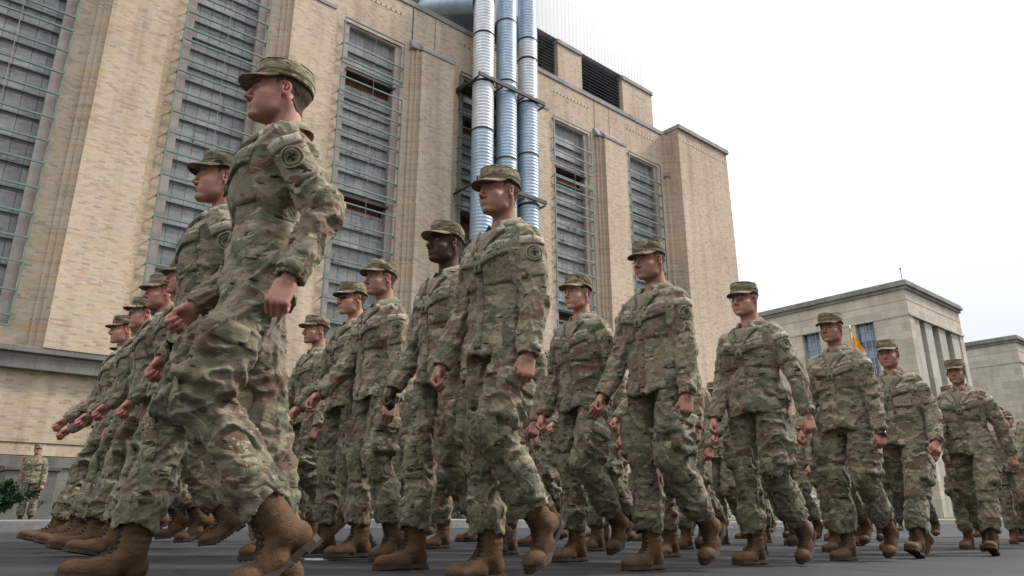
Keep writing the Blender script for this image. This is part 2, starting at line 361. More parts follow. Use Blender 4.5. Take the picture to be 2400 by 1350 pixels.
# windows
LEV=[5.62,6.41]+[7.2+.79*i for i in range(11)]+[15.66,16.4,16.9,17.6,18.4,19.15]
rnd=random.Random(5)
for i,(a,b) in enumerate(WIN):
    gaps={3:[(17.55,18.22),(12.0,12.52)],4:[(17.5,18.2),(12.2,13.3)],5:[(17.0,17.75),(9.2,9.9)],6:[(8.8,9.4)]}.get(i,[])
    fr=MB(); d0=-.20
    for z0,z1 in ([(WZ0,gaps[1][0] if len(gaps)>1 else 20.42)] if not gaps else ([(WZ0,gaps[-1][0])]+([(gaps[1][1],gaps[0][0])] if len(gaps)>1 else [])+[(gaps[0][1],20.42)])):
        for xx in (a-.03,b+.03): fr.box(xx-.022,xx+.022,d0-.03,d0+.02,z0,z1)
        for zz in (z0,z1): fr.box(a-.05,b+.05,d0-.035,d0+.025,zz-.025,zz+.025)
    ingap=lambda z:any(g0-.1<z<g1+.1 for g0,g1 in gaps)
    for z in LEV:
        if ingap(z): continue
        zz=z+rnd.uniform(-.04,.04)
        fr.box(a-.03,b+.03,d0-.03,d0+.03,zz-.028,zz+.028)
        for xx in (a-.03,b+.03): fr.box(xx-.02,xx+.02,d0+.045,.0,zz-.02,zz+.02)
    o=fr.build('window_frame',M_green,pp)
    for z in LEV:
        if ingap(z): continue
        MB().box(a+.31,b-.31,.20,.299,z-.015,z+.02).build('window_shelf',M_shelf,o)
    jb=MB(); jb.box(a+.001,a+.30,.06,.5,WZ0,WZ1); jb.box(b-.30,b-.001,.06,.5,WZ0,WZ1); jb.box(a+.3,b-.3,.06,.5,WZ1-.12,WZ1-.001); jb.build('window_jamb',M_conc,o)
    pn=MB(); zs=sorted([WZ0]+[g for gp in gaps for g in gp]+[WZ1-.12])
    for q in range(0,len(zs),2): MB().box(a+.3,b-.3,.30,.5,zs[q],zs[q+1]).build('window_infill',M_infill,o)
    for g0,g1 in gaps:
        gp=MB(); gp.box(a+.3,b-.3,.62,.66,g0,g1); gp.build('rusty_panel',M_rust,o); MB().box(a+.28,b-.22,.02,.45,g1-.14,g1-.02).build('broken_beam',M_beam,o)
    # odd loose panels
    for q in range(6):
        z=rnd.choice(LEV[3:12])+.06; x=rnd.choice([a+.5,a+.92,a+1.35,a+1.8]); 
        if ingap(z+.2): continue
        MB().box(x,x+.36,.24,.29,z,z+.34, Matrix.Translation((x,.27,z))@Matrix.Rotation(R(rnd.uniform(4,14)),4,'X')@Matrix.Translation((-x,-.27,-z))).build('loose_pane',M_infill,o)
    cb=MB(); cb.tube([((a+b)/2+.0,d0-.05,WZ1),((a+b)/2+.06,d0-.05,WZ0+.2)],.011,6); cb.build('hanging_cable',M_kerb,o)
    bk=MB(); bk.box(a,b,.68,.72,WZ0,WZ1); bk.build('dark_backing',M_dark,o)
# rooftop louvre storey and white sheet penthouse (set back a little)
yb=.13
rf=MB()
for a,b in ((23.85,25.75),(29.25,32.05)): rf.box(a,b,yb,yb+6,23.0,25.45)
rf.box(14,23.9,yb+1.0,yb+6,23.0,23.2); rf.box(25.75,29.35,yb+1.0,yb+6,23.0,23.2)
rf.build('roof_storey',M_brick,pp)
cp=MB()
for a,b in ((23.8,25.72),(29.2,32.12)): cp.box(a,b,yb-.08,yb+2,25.452,25.72)
cp.build('roof_coping',M_coping,pp,bevel=.02)
for a,b in ((20.6,23.9),(25.75,29.35)):
    lv=MB()
    z=23.2
    while z<25.65:
        M=Matrix.Translation((0,yb+.35,z))@Matrix.Rotation(R(35),4,'X')
        lv.box(a,b,-.12,.12,-.018,.018,M); z+=.21
    for x in np.arange(a,b+.1,1.2): lv.box(x-.03,x+.03,yb+.5,yb+.56,23.2,26.0)
    lv.build('louvre',M_louvre,pp)
MB().box(14,31.4,yb+1.4,yb+1.44,23.2,25.72).build('louvre_backing',M_dark,pp)
w=MB(); w.box(20.3,31.35,yb+.02,yb+10,25.73,28.9); w.build('sheet_penthouse',M_white,pp)
# ------------------------------------------------------------------ ducts
def duct(px_t, y, r, segs, label, z0=ZB, z1=27.5):
    e=empty('exhaust_duct',label,'duct',L2W(px_t,y),FA,'round ducts running up the brick facade')
    for (a,b,mat) in segs:
        zs=[];rs=[]; z=a
        while z<b:
            for q,dr in ((0,0),(.04,.020),(.08,.026),(.12,.008)): zs.append(z+q); rs.append(r+dr)
            z+=.165
        n=28; V=[];
        for z_,r_ in zip(zs,rs):
            for k in range(n): V.append((r_*math.cos(2*math.pi*k/n), r_*math.sin(2*math.pi*k/n), z_))
        F=[(i*n+k,i*n+(k+1)%n,(i+1)*n+(k+1)%n,(i+1)*n+k) for i in range(len(zs)-1) for k in range(n)]
        link_mesh('duct_section',np_mesh('duct_section',V,F),e,mat)
        m=MB(); m.tube([(0,0,a-.06),(0,0,a-.02),(0,0,a+.03),(0,0,a+.07)],[r+.02,r+.05,r+.05,r+.02],28,False); m.build('joint_band',M_beam,e,True)
    return e
DW,DB=M_duct_w,M_duct_b
d1=duct(17.62,-1.2,.485,[(ZB,8,DB),(8,11.5,DB),(11.5,16.9,DB),(16.9,19.4,DW),(19.4,22.05,DW),(22.05,23.95,DW),(24.0,25.6,DB)],'leftmost of the three ribbed ducts, bright silver above and blue below, bent towards the roof')
duct(19.04,-1.2,.48,[(ZB,9,DB),(9,15.9,DB),(15.9,20.0,DB),(20.0,23.4,DB),(23.45,27.5,DB)],'middle of the three ribbed ducts, blue-grey all the way up')
duct(20.41,-1.2,.475,[(ZB,7,DB),(7,14.0,DB),(14.0,16.6,DB),(16.6,19.4,DB),(19.4,21.9,DW),(21.9,23.0,DW),(23.05,27.5,DB)],'rightmost of the three ribbed ducts, with a silver stretch below the roof edge')
# elbow and run over the roof on the first duct
V=[];Fq=[];n=28;pts=[]
for i in range(91):
    t_=i/90
    pts.append(Vector((-.2-.9*t_*2.2,.3+3.6*t_,24.05+.5*math.sin(t_*2)-0.0)))
for i,p in enumerate(pts):
    dd=(pts[min(i+1,90)]-pts[max(i-1,0)]).normalized(); a=dd.cross(Vector((0,0,1))).normalized(); c=a.cross(dd); r_=.46+.016*(i%2)
    for k in range(n): V.append(p+(a*math.cos(2*math.pi*k/n)+c*math.sin(2*math.pi*k/n))*r_)
for i in range(90):
    for k in range(n): Fq.append((i*n+k,i*n+(k+1)%n,(i+1)*n+(k+1)%n,(i+1)*n+k))
link_mesh('elbow',np_mesh('elbow',V,Fq),d1,M_duct_b)
m=MB(); m.box(-.7,3.4,-.62,-.52,19.38,19.56); m.box(-.7,3.4,.5,1.2,19.40,19.52)
for x in (-.66,.72,2.05,3.36): m.box(x-.04,x+.04,-.52,1.2,19.30,19.37)
m.build('bracket',M_beam,d1)
m=MB(); m.box(-.7,3.4,-.62,-.52,14.1,14.28)
for x in (-.66,.72,2.05,3.36): m.box(x-.04,x+.04,-.52,1.2,14.02,14.09)
m.build('bracket',M_beam,d1)
tk=empty('roof_tank','rust red steel tank frame on the roof behind the bent duct','tank',L2W(16.9,2.2),FA)
m=MB(); m.box(-1.1,.9,0,1.6,23.2,26.2); 
m.build('tank_body',M_rust,tk,bevel=.05)
m=MB()
for x in (-1.1,-.3,.6): m.box(x,x+.08,-.1,-.02,23.2,26.3)
m.box(-1.2,1.0,-.12,-.1,24.4,24.5); m.build('tank_brace',M_beam,tk)
# ------------------------------------------------------------------ far limestone buildings
def glass_mat():
    t=NT('blue_window_glass'); tcn=t.node('ShaderNodeTexCoord'); sep=t.node('ShaderNodeSeparateXYZ'); t.link(tcn.outputs['Object'],sep.inputs[0])
    wn_=t.node('ShaderNodeTexWhiteNoise'); sn=t.node('ShaderNodeVectorMath',operation='SNAP'); sn.inputs[1].default_value=(.58,.58,.82)
    t.link(tcn.outputs['Object'],sn.inputs[0]); t.link(sn.outputs[0],wn_.inputs[0])
    col=t.ramp(wn_.outputs[0],[(.0,(.03,.05,.11)),(.45,(.05,.09,.18)),(.55,(.12,.2,.33)),(1,(.2,.29,.40))],'LINEAR')
    return t.out(col,.12,0,None,.8)
M_glass=glass_mat(); M_bronze=simple('window_bars',(.36,.34,.33),.5,.2,.2)
def lime_building(name,label,cx,cy,top,recess,wins,llen,rlen):
    # local x along the right face (dx), local y along the left face receding
    e=empty(name,label,'building',(cx,cy,0),FA)
    b=MB(); zc=top-.75
    ws=sorted(wins)
    # left face: plane x=0, from y=0 to llen, openings
    prev=0
    for a,c in ws:
        b.box(0,1,prev,a,ZB,zc-2.3)
        b.box(0,1,a,c,ZB,5.0); prev=c
    b.box(0,1,prev,llen,ZB,zc-2.3); b.box(0,1,0,llen,zc-2.3,zc)
    # right face: corner pier, frieze, end pier
    b.box(1,recess[0],0,1,ZB,zc-2.3); b.box(1,rlen,0,1,zc-2.3,zc); b.box(recess[-1],rlen,0,1,ZB,zc-2.3)
    b.box(1.0,rlen,1.0,llen,zc-1,zc-.6)
    b.build('wall',M_lime,e)
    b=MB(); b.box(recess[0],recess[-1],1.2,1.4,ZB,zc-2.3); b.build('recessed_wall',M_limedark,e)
    for i in range(1,len(recess)-1,2):
        MB().box(recess[i],recess[i+1],.1,1.199,ZB,zc-2.302).build('pilaster',M_limepanel,e)
    b=MB(); b.box(-.12,rlen+.12,-.12,.0,zc-2.45,zc-2.25); b.box(-.06,.0,0,llen,zc-2.42,zc-2.28); b.box(-.03,0,0,llen,zc-1.0,zc-.93); b.box(0,rlen,-.03,0,zc-1.0,zc-.93); b.build('string_course',M_limepanel,e)
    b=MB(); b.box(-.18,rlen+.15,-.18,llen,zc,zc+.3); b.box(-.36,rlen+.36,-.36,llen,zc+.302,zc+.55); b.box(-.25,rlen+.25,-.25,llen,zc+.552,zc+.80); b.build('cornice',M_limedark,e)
    for a,c in ws:
        g=MB(); g.box(.5,.55,a,c,5.0,zc-2.3); o=g.build('window',M_glass,e)
        f=MB()
        for i in range(4):
            y=a+(c-a)*i/3; f.box(.42,.5,y-.035,y+.035,5.0,zc-2.3)
        z=5.0
        while z<zc-2.3: f.box(.43,.49,a,c,z-.025,z+.025); z+=.82
        f.build('window_bars',M_bronze,o)
    return e
lb=lime_building('limestone_building','large pale limestone building with tall pilasters and a dark cornice',35.35,61.2,20.4,[.84,2.34-1.4,2.34,3.55,5.2,6.75,8.4,9.95,11.9,11.95],[(3.15,4.85),(8.35,10.1),(13.5,15.3)],26,12.9)
m=MB(); m.tube([(0.1,.1,20.4),(.1,.1,21.5)],.03,6); m.tube([(.1,.1,21.5),(.1,.1,21.6),(.1,.1,21.7)],[.03,.1,.03],8); m.build('lightning_rod',M_limedark,lb)
lime_building('limestone_building','smaller looking pale limestone block farther off at the right edge',59.4,82.0,20.4,[1.3,1.4,2.6,3.9,5.4,6.9,8.4,9.9,11.9,11.95],[(5.7,8.0),(12,14)],24,13)
# ------------------------------------------------------------------ noise and implicit surface tools
_rng=np.random.RandomState(7); _perm=np.concatenate([_rng.permutation(256)]*2).astype(np.int32)
_grad=_rng.normal(size=(256,3)).astype(np.float32); _grad/=np.linalg.norm(_grad,axis=1)[:,None]
def pnoise(P):
    P=np.asarray(P,dtype=np.float32); i=np.floor(P).astype(np.int32); f=P-i; i&=255; u=f*f*f*(f*(f*6-15)+10); out=0
    for a in (0,1):
        for b in (0,1):
            for c in (0,1):
                h=_perm[_perm[_perm[(i[:,0]+a)&255]+((i[:,1]+b)&255)]+((i[:,2]+c)&255)]
                g=_grad[h]; d=g[:,0]*(f[:,0]-a)+g[:,1]*(f[:,1]-b)+g[:,2]*(f[:,2]-c)
                wx=u[:,0] if a else 1-u[:,0]; wy=u[:,1] if b else 1-u[:,1]; wz=u[:,2] if c else 1-u[:,2]
                out=out+d*wx*wy*wz
    return out*1.5
class Field:
    def __init__(s,lo,hi,h):
        s.lo=np.array(lo,dtype=np.float32); s.h=h; s.n=(np.ceil((np.array(hi)-s.lo)/h)).astype(int)+1
        s.ax=[s.lo[i]+h*np.arange(s.n[i],dtype=np.float32) for i in range(3)]
        s.F=np.full(tuple(s.n),.2,dtype=np.float32)
    def sl(s,lo,hi):
        a=np.clip(((np.array(lo)-s.lo)/s.h).astype(int),0,s.n-1); b=np.clip(((np.array(hi)-s.lo)/s.h).astype(int)+2,1,s.n)
        S=tuple(slice(int(a[i]),int(b[i])) for i in range(3)); return S
    def grid(s,S):
        return s.ax[0][S[0]][:,None,None],s.ax[1][S[1]][None,:,None],s.ax[2][S[2]][None,None,:]
    def comb(s,S,d,k,op):
        F=s.F[S]
        if op=='u':
            if k>0:
                h=np.clip(.5+.5*(F-d)/k,0,1); s.F[S]=F*(1-h)+d*h-k*h*(1-h)
            else: s.F[S]=np.minimum(F,d)
        else:
            d=-d
            if k>0:
                h=np.clip(.5-.5*(F-d)/k,0,1); s.F[S]=F*(1-h)+d*h+k*h*(1-h)
            else: s.F[S]=np.maximum(F,d)
    def cone(s,a,b,ra,rb,k=.01,stretch=None,op='u'):
        "tapered capsule; stretch=(axis,factor) widens the section along an axis"
        a=np.array(a,dtype=np.float32); b=np.array(b,dtype=np.float32); m=max(ra,rb)*(stretch[1] if stretch else 1)+k+2*s.h+.02
        S=s.sl(np.minimum(a,b)-m,np.maximum(a,b)+m); X,Y,Z=s.grid(S)
        if X.size*Y.size*Z.size==0: return
        d=b-a; L=float(d@d)+1e-9
        px,py,pz=X-a[0],Y-a[1],Z-a[2]
        t=np.clip((px*d[0]+py*d[1]+pz*d[2])/L,0,1)
        qx,qy,qz=px-t*d[0],py-t*d[1],pz-t*d[2]
        if stretch:
            w=np.array(stretch[0],dtype=np.float32); w/=np.linalg.norm(w); g=(1/stretch[1]-1)*(qx*w[0]+qy*w[1]+qz*w[2])
            qx,qy,qz=qx+g*w[0],qy+g*w[1],qz+g*w[2]
        s.comb(S,np.sqrt(qx*qx+qy*qy+qz*qz)-(ra+(rb-ra)*t),k,op)
    def ell(s,c,r,k=.01,op='u',rot=None):
        c=np.array(c,dtype=np.float32); r=np.array(r,dtype=np.float32); m=float(r.max())+k+2*s.h+.02
        S=s.sl(c-m,c+m); X,Y,Z=s.grid(S); x,y,z=X-c[0],Y-c[1],Z-c[2]
        if X.size*Y.size*Z.size==0: return
        if rot is not None:
            A=np.array(rot.to_3x3().inverted(),dtype=np.float32)
            x,y,z=(A[0,0]*x+A[0,1]*y+A[0,2]*z),(A[1,0]*x+A[1,1]*y+A[1,2]*z),(A[2,0]*x+A[2,1]*y+A[2,2]*z)
        q=np.sqrt((x/r[0])**2+(y/r[1])**2+(z/r[2])**2); s.comb(S,(q-1)*float(r.min()),k,op)
    def rbox(s,M,half,rad,k=.01,op='u'):
        "rounded box in frame M"
        c=np.array(M.translation,dtype=np.float32); m=float(np.linalg.norm(half))+rad+k+.02
        S=s.sl(c-m,c+m); X,Y,Z=s.grid(S); A=np.array(M.to_3x3().inverted(),dtype=np.float32); x,y,z=X-c[0],Y-c[1],Z-c[2]
        if X.size*Y.size*Z.size==0: return
        q=[np.abs(A[i,0]*x+A[i,1]*y+A[i,2]*z)-half[i] for i in range(3)]
        d=np.sqrt(sum(np.maximum(v,0)**2 for v in q))+np.minimum(np.maximum(np.maximum(q[0],q[1]),q[2]),0)-rad
        s.comb(S,d,k,op)
    def plane_cut(s,p,n,k=.004,fn=None):
        "keep the side where (x-p).n<0"
        X,Y,Z=s.grid((slice(None),)*3); n=np.array(n,dtype=np.float32)
        d=(X-p[0])*n[0]+(Y-p[1])*n[1]+(Z-p[2])*n[2]
        s.F=np.maximum(s.F,d)
    def hollow(s,t,p,n,depth,rad):
        "open the inside near a hem: plane at p with outward normal n, carved to depth within rad of p"
        p=np.array(p,dtype=np.float32); n=np.array(n,dtype=np.float32)
        S=s.sl(p-rad-depth,p+rad+depth); X,Y,Z=s.grid(S); x,y,z=X-p[0],Y-p[1],Z-p[2]
        al=x*n[0]+y*n[1]+z*n[2]; 
        reg=np.maximum(-(al+depth),np.sqrt(np.maximum(x*x+y*y+z*z-al*al,0))-rad)
        G=s.G[S]; inner=np.maximum(G+t,reg); s.F[S]=np.maximum(s.F[S],-inner)
    def mesh(s):
        F=s.F; h=s.h; neg=F<0; nx,ny,nz=F.shape
        cc=neg[:-1,:-1,:-1].astype(np.int8); cnt=np.zeros((nx-1,ny-1,nz-1),np.int8)
        for a in (0,1):
            for b in (0,1):
                for c in (0,1): cnt+=neg[a:nx-1+a,b:ny-1+b,c:nz-1+c]
        act=(cnt>0)&(cnt<8); I=np.argwhere(act); idx=np.full(act.shape,-1,np.int32); idx[act]=np.arange(len(I),dtype=np.int32)
        P=np.zeros((len(I),3),np.float32); W=np.zeros(len(I),np.float32); i,j,k=I.T
        for ax in range(3):
            o=[q for q in range(3) if q!=ax]
            for a in (0,1):
                for b in (0,1):
                    s0=[0,0,0]; s0[o[0]]=a; s0[o[1]]=b; s1=list(s0); s1[ax]=1
                    f0=F[i+s0[0],j+s0[1],k+s0[2]]; f1=F[i+s1[0],j+s1[1],k+s1[2]]; m=(f0<0)!=(f1<0)
                    t=np.where(m,f0/np.where(m,f0-f1,1),0)
                    for d in range(3): P[:,d]+=m*(s0[d]+(t if d==ax else 0))
                    W+=m
        P=(P/W[:,None]+I)*h+s.lo
        Q=[]
        for ax in range(3):
            o=[q for q in range(3) if q!=ax]
            A=[slice(None)]*3; B=[slice(None)]*3; A[ax]=slice(0,-1); B[ax]=slice(1,None)
            for q in o: A[q]=slice(1,-1); B[q]=slice(1,-1)
            n0=neg[tuple(A)]; n1=neg[tuple(B)]; cr_=np.argwhere(n0!=n1)
            if not len(cr_): continue
            sg=n0[tuple(cr_.T)]; e=cr_.copy()
            for q in o: e[:,q]+=1
            def at(da,db):
                w_=e.copy(); w_[:,o[0]]+=da; w_[:,o[1]]+=db; return idx[w_[:,0],w_[:,1],w_[:,2]]
            q4=np.stack([at(-1,-1),at(0,-1),at(0,0),at(-1,0)],1)
            flip=(sg==False) if ax!=1 else (sg==True)
            q4[flip]=q4[flip][:,::-1]; Q.append(q4)
        Q=np.concatenate(Q); Q=Q[(Q>=0).all(1)]
        return P,Q
    def normals(s,P):
        g=(P-s.lo)/s.h; i=np.clip(np.round(g).astype(int),1,s.n-2); F=s.F
        a,b,c=i.T
        N=np.stack([F[a+1,b,c]-F[a-1,b,c],F[a,b+1,c]-F[a,b-1,c],F[a,b,c+1]-F[a,b,c-1]],1)
        return N/(np.linalg.norm(N,axis=1)[:,None]+1e-9)
def smooth_verts(P,Q,it=1,lam=.5):
    for _ in range(it):
        S=np.zeros_like(P); W=np.zeros(len(P),np.float32)
        for a in range(4):
            b=(a+1)%4
            np.add.at(S,Q[:,a],P[Q[:,b]]); np.add.at(S,Q[:,b],P[Q[:,a]]); np.add.at(W,Q[:,a],1); np.add.at(W,Q[:,b],1)
        P=P+lam*(S/np.maximum(W,1)[:,None]-P)
    return P
def vnormals(P,Q):
    n=np.cross(P[Q[:,2]]-P[Q[:,0]],P[Q[:,3]]-P[Q[:,1]]); N=np.zeros_like(P)
    for a in range(4): 
        for d in range(3): N[:,d]+=np.bincount(Q[:,a],n[:,d],len(P))
    return N/(np.linalg.norm(N,axis=1)[:,None]+1e-9)
def fold_displace(P,N,bones,seed):
    "cloth folds: ridged noise in bone coordinates; bones=(a,b,radius,amp_a,amp_mid,amp_b,freq)"
    disp=np.zeros(len(P),np.float32); WT=np.zeros(len(P),np.float32)+1e-6; dd=[]
    for (a,b,r,*_) in bones:
        a=np.array(a);b=np.array(b);d=b-a;L=float(d@d); t=np.clip(((P-a)@d)/L,0,1); dd.append(np.linalg.norm(P-a-t[:,None]*d,axis=1)-r)
    dd=np.array(dd); mn=dd.min(0)
    for bi,(a,b,r,aa,am,ab,fq) in enumerate(bones):
        w=np.exp(-(dd[bi]-mn)/.018); sel=w>.03
        if not sel.any(): continue
        a=np.array(a,float);b=np.array(b,float);d=b-a;L=np.linalg.norm(d);u=d/L
        e1=np.cross(u,[0,1,0] if abs(u[1])<.8 else [1,0,0]); e1/=np.linalg.norm(e1); e2=np.cross(u,e1)
        q=P[sel]-a; s_=q@u; x=q@e1; y=q@e2; rr=np.sqrt(x*x+y*y)+1e-6; cx,cy=x/rr,y/rr
        t=np.clip(s_/L,-.1,1.1)
        amp=np.where(t<.5,aa+(am-aa)*np.clip(t*2.2,0,1)**.8,ab+(am-ab)*np.clip((1-t)*2.2,0,1)**.8)
        warp=pnoise(np.stack([s_*5+seed,cx*1.2,cy*1.2],1))*.06+.035*cx*math.sin(seed*3.1+bi)+.035*cy*math.cos(seed*1.7+bi)
        n1=pnoise(np.stack([(s_+warp)*fq+bi*9.7,cx*.9+seed*5.3,cy*.9],1))
        n2=pnoise(np.stack([(s_-warp*1.4)*fq*1.9+bi*3.1,cx*1.4+seed*2.3+7,cy*1.4+4],1))
        n3=pnoise(np.stack([s_*fq*.45,cx*1.6+seed*1.9,cy*1.6+11],1))
        r1=np.clip(1-2.9*np.abs(n1),0,1)**1.35; r2=np.clip(1-3.0*np.abs(n2),0,1)**1.3; f=r1*1.25+r2*.32-.45+n3*.9
        disp[sel]+=w[sel]*amp*f; WT[sel]+=w[sel]
    disp/=WT
    return P+N*disp[:,None]
# ------------------------------------------------------------------ cloth, skin, leather
def camo_mat(name, k=1.3, tint=(1,1,1)):
    t=NT(name); v=t.coord(scale=(k,k,k*2.3),rnd=True)
    wv=t.node('ShaderNodeTexNoise'); wv.inputs['Scale'].default_value=9; wv.inputs['Detail'].default_value=4; t.link(v,wv.inputs['Vector'])
    sc_=t.node('ShaderNodeVectorMath',operation='SCALE'); sc_.inputs['Scale'].default_value=.11; ad=t.node('ShaderNodeVectorMath',operation='ADD')
    t.link(wv.outputs['Color'],sc_.inputs[0]); t.link(v,ad.inputs[0]); t.link(sc_.outputs[0],ad.inputs[1]); v=ad.outputs[0]
    n0=t.noise(v,4.2,4,.6); col=t.ramp(n0,[(.38,(.200,.183,.130)),(.5,(.285,.245,.182)),(.62,(.235,.215,.155))])
    n1=t.noise(v,5.2,5,.62,off=3.1); col=t.mix(t.ramp(n1,[(.505,0),(.555,1)]),col,(.126,.133,.092))
    n2=t.noise(v,4.8,5,.62,off=7.7); col=t.mix(t.ramp(n2,[(.54,0),(.58,1)]),col,(.168,.115,.085))
    n5=t.noise(v,9.5,5,.6,off=5.5); col=t.mix(t.ramp(n5,[(.60,0),(.635,1)]),col,(.37,.34,.265))
    n3=t.noise(t.coord(scale=(k,k,k*3.2),rnd=True),8.5,5,.6,.3,off=11.3); col=t.mix(t.ramp(n3,[(.615,0),(.64,1)]),col,(.036,.025,.021))
    fine=t.noise(v,60,3,.7); col=t.mix(1.0,col,t.ramp(fine,[(.3,.82),(.7,1.12)]),'MULTIPLY')
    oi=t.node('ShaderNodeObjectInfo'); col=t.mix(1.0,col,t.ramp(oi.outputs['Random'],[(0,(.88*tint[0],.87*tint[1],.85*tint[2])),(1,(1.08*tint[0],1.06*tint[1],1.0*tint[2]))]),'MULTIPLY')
    c2=t.coord(rnd=True); w1=t.noise(c2,13,3,.5,.9); w1r=t.math('ABSOLUTE',t.math('SUBTRACT',w1,.5)); w2=t.noise(c2,38,3,.6,.8); w2r=t.math('ABSOLUTE',t.math('SUBTRACT',w2,.5))
    b=t.bump(w1r,.55,.035); b=t.bump(w2r,.15,.010,b)
    return t.out(col,.92,0,b,.12,Sheen_Weight=.15)
M_camo=camo_mat('camouflage_cloth',1.4,(1.06,1.03,1.0)); M_camo_shaded=camo_mat('camouflage_cloth_shaded',1.35,(.87,.85,.83)); M_camo_cap=camo_mat('camouflage_cap_cloth',1.6,(.95,.90,.80))  # trousers: jacket cloth tinted darker for the shade low on the legs
M_knee=camo_mat('camouflage_knee_patch',1.2,(.94,.97,.82)); M_flap=camo_mat('camouflage_flap',1.3,(.93,.94,.90))
M_shirt=simple('tan_undershirt',(.20,.165,.115),.95,0,.2,60,.3)
def skin_mat(name, base, lip, red):
    t=NT(name); at=t.node('ShaderNodeAttribute',attribute_name='mask'); sp=t.node('ShaderNodeSeparateColor'); t.link(at.outputs['Color'],sp.inputs[0])
    v=t.coord(); n=t.noise(v,22,4,.6); col=t.ramp(n,[(.3,tuple(c*.88 for c in base)),(.7,tuple(min(1,c*1.08) for c in base))])
    n2=t.noise(v,9,2,.5,off=2); col=t.mix(t.math('MULTIPLY',n2,.7),col,red)
    n4=t.noise(v,34,3,.6,off=9); col=t.mix(1.0,col,t.ramp(n4,[(.35,.90),(.65,1.03)]),'MULTIPLY'); col=t.mix(sp.outputs[0],col,lip); col=t.mix(sp.outputs[1],col,tuple(c*.30 for c in (base[0]*.6,base[1]*.75,base[2]*.9)))
    fine=t.noise(v,240,3,.6)
    return t.out(col,t.ramp(n,[(.3,.52),(.7,.70)]),0,t.bump(fine,.35,.002),.28,Subsurface_Weight=.12,Subsurface_Scale=.02)
SK={'light':skin_mat('fair_skin',(.52,.30,.215),(.36,.12,.10),(.50,.20,.15)),
    'red':skin_mat('ruddy_skin',(.46,.250,.180),(.32,.10,.09),(.44,.17,.125)),
    'tan':skin_mat('tanned_skin',(.40,.225,.15),(.29,.11,.09),(.37,.17,.12)),
    'dark':skin_mat('dark_skin',(.070,.036,.024),(.06,.026,.022),(.08,.035,.025))}
M_eye=simple('eye_white',(.55,.52,.48),.25,0,.05); M_iris=simple('iris',(.03,.022,.018),.15,0,.2)
def leather():
    t=NT('coyote_suede'); v=t.coord(rnd=True); n=t.noise(v,14,5,.65); n2=t.noise(v,3.5,3,.5,off=3)
    col=t.ramp(n,[(.3,(.066,.034,.016)),(.7,(.128,.070,.034))]); col=t.mix(t.math('MULTIPLY',n2,.5),col,(.105,.062,.036))
    w=t.math('ABSOLUTE',t.math('SUBTRACT',t.noise(v,26,3,.6,1.2),.5))
    return t.out(col,.82,0,t.bump(t.noise(v,160,2),.3,.002,t.bump(w,.6,.012)),.25)
M_boot=leather(); M_sole=simple('brown_rubber_sole',(.045,.028,.018),.8,0,.35,18,.3); M_lace=simple('coyote_lace',(.035,.022,.014),.9)
def hair_m():
    t=NT('cropped_hair'); v=t.coord(scale=(1,1,.4)); n=t.noise(v,160,3,.7)
    return t.out(t.ramp(n,[(.3,(.030,.020,.015)),(.7,(.13,.085,.060))]),.9,0,t.bump(n,.6,.004),.15)
M_hair=hair_m()
M_tape=simple('tan_tape',(.33,.29,.215),.9,0,.15,40,.3); M_patch=simple('olive_patch',(.15,.145,.085),.9,0,.2,50,.3); M_patchring=simple('khaki_thread',(.38,.34,.23),.9,0,.2,60); M_thread=simple('black_thread',(.018,.016,.015),.9,0,.2,60)
M_watch=simple('black_watch',(.012,.012,.013),.35,0,.2); M_glasses=simple('dark_lens',(.01,.01,.012),.08,0,.2,5,0,.001,.8); M_frame=simple('glasses_frame',(.02,.018,.018),.4)
M_clearlens=NT('clear_lens').out((.75,.78,.8),.04,0,None,.6,Transmission_Weight=.9,IOR=1.1)
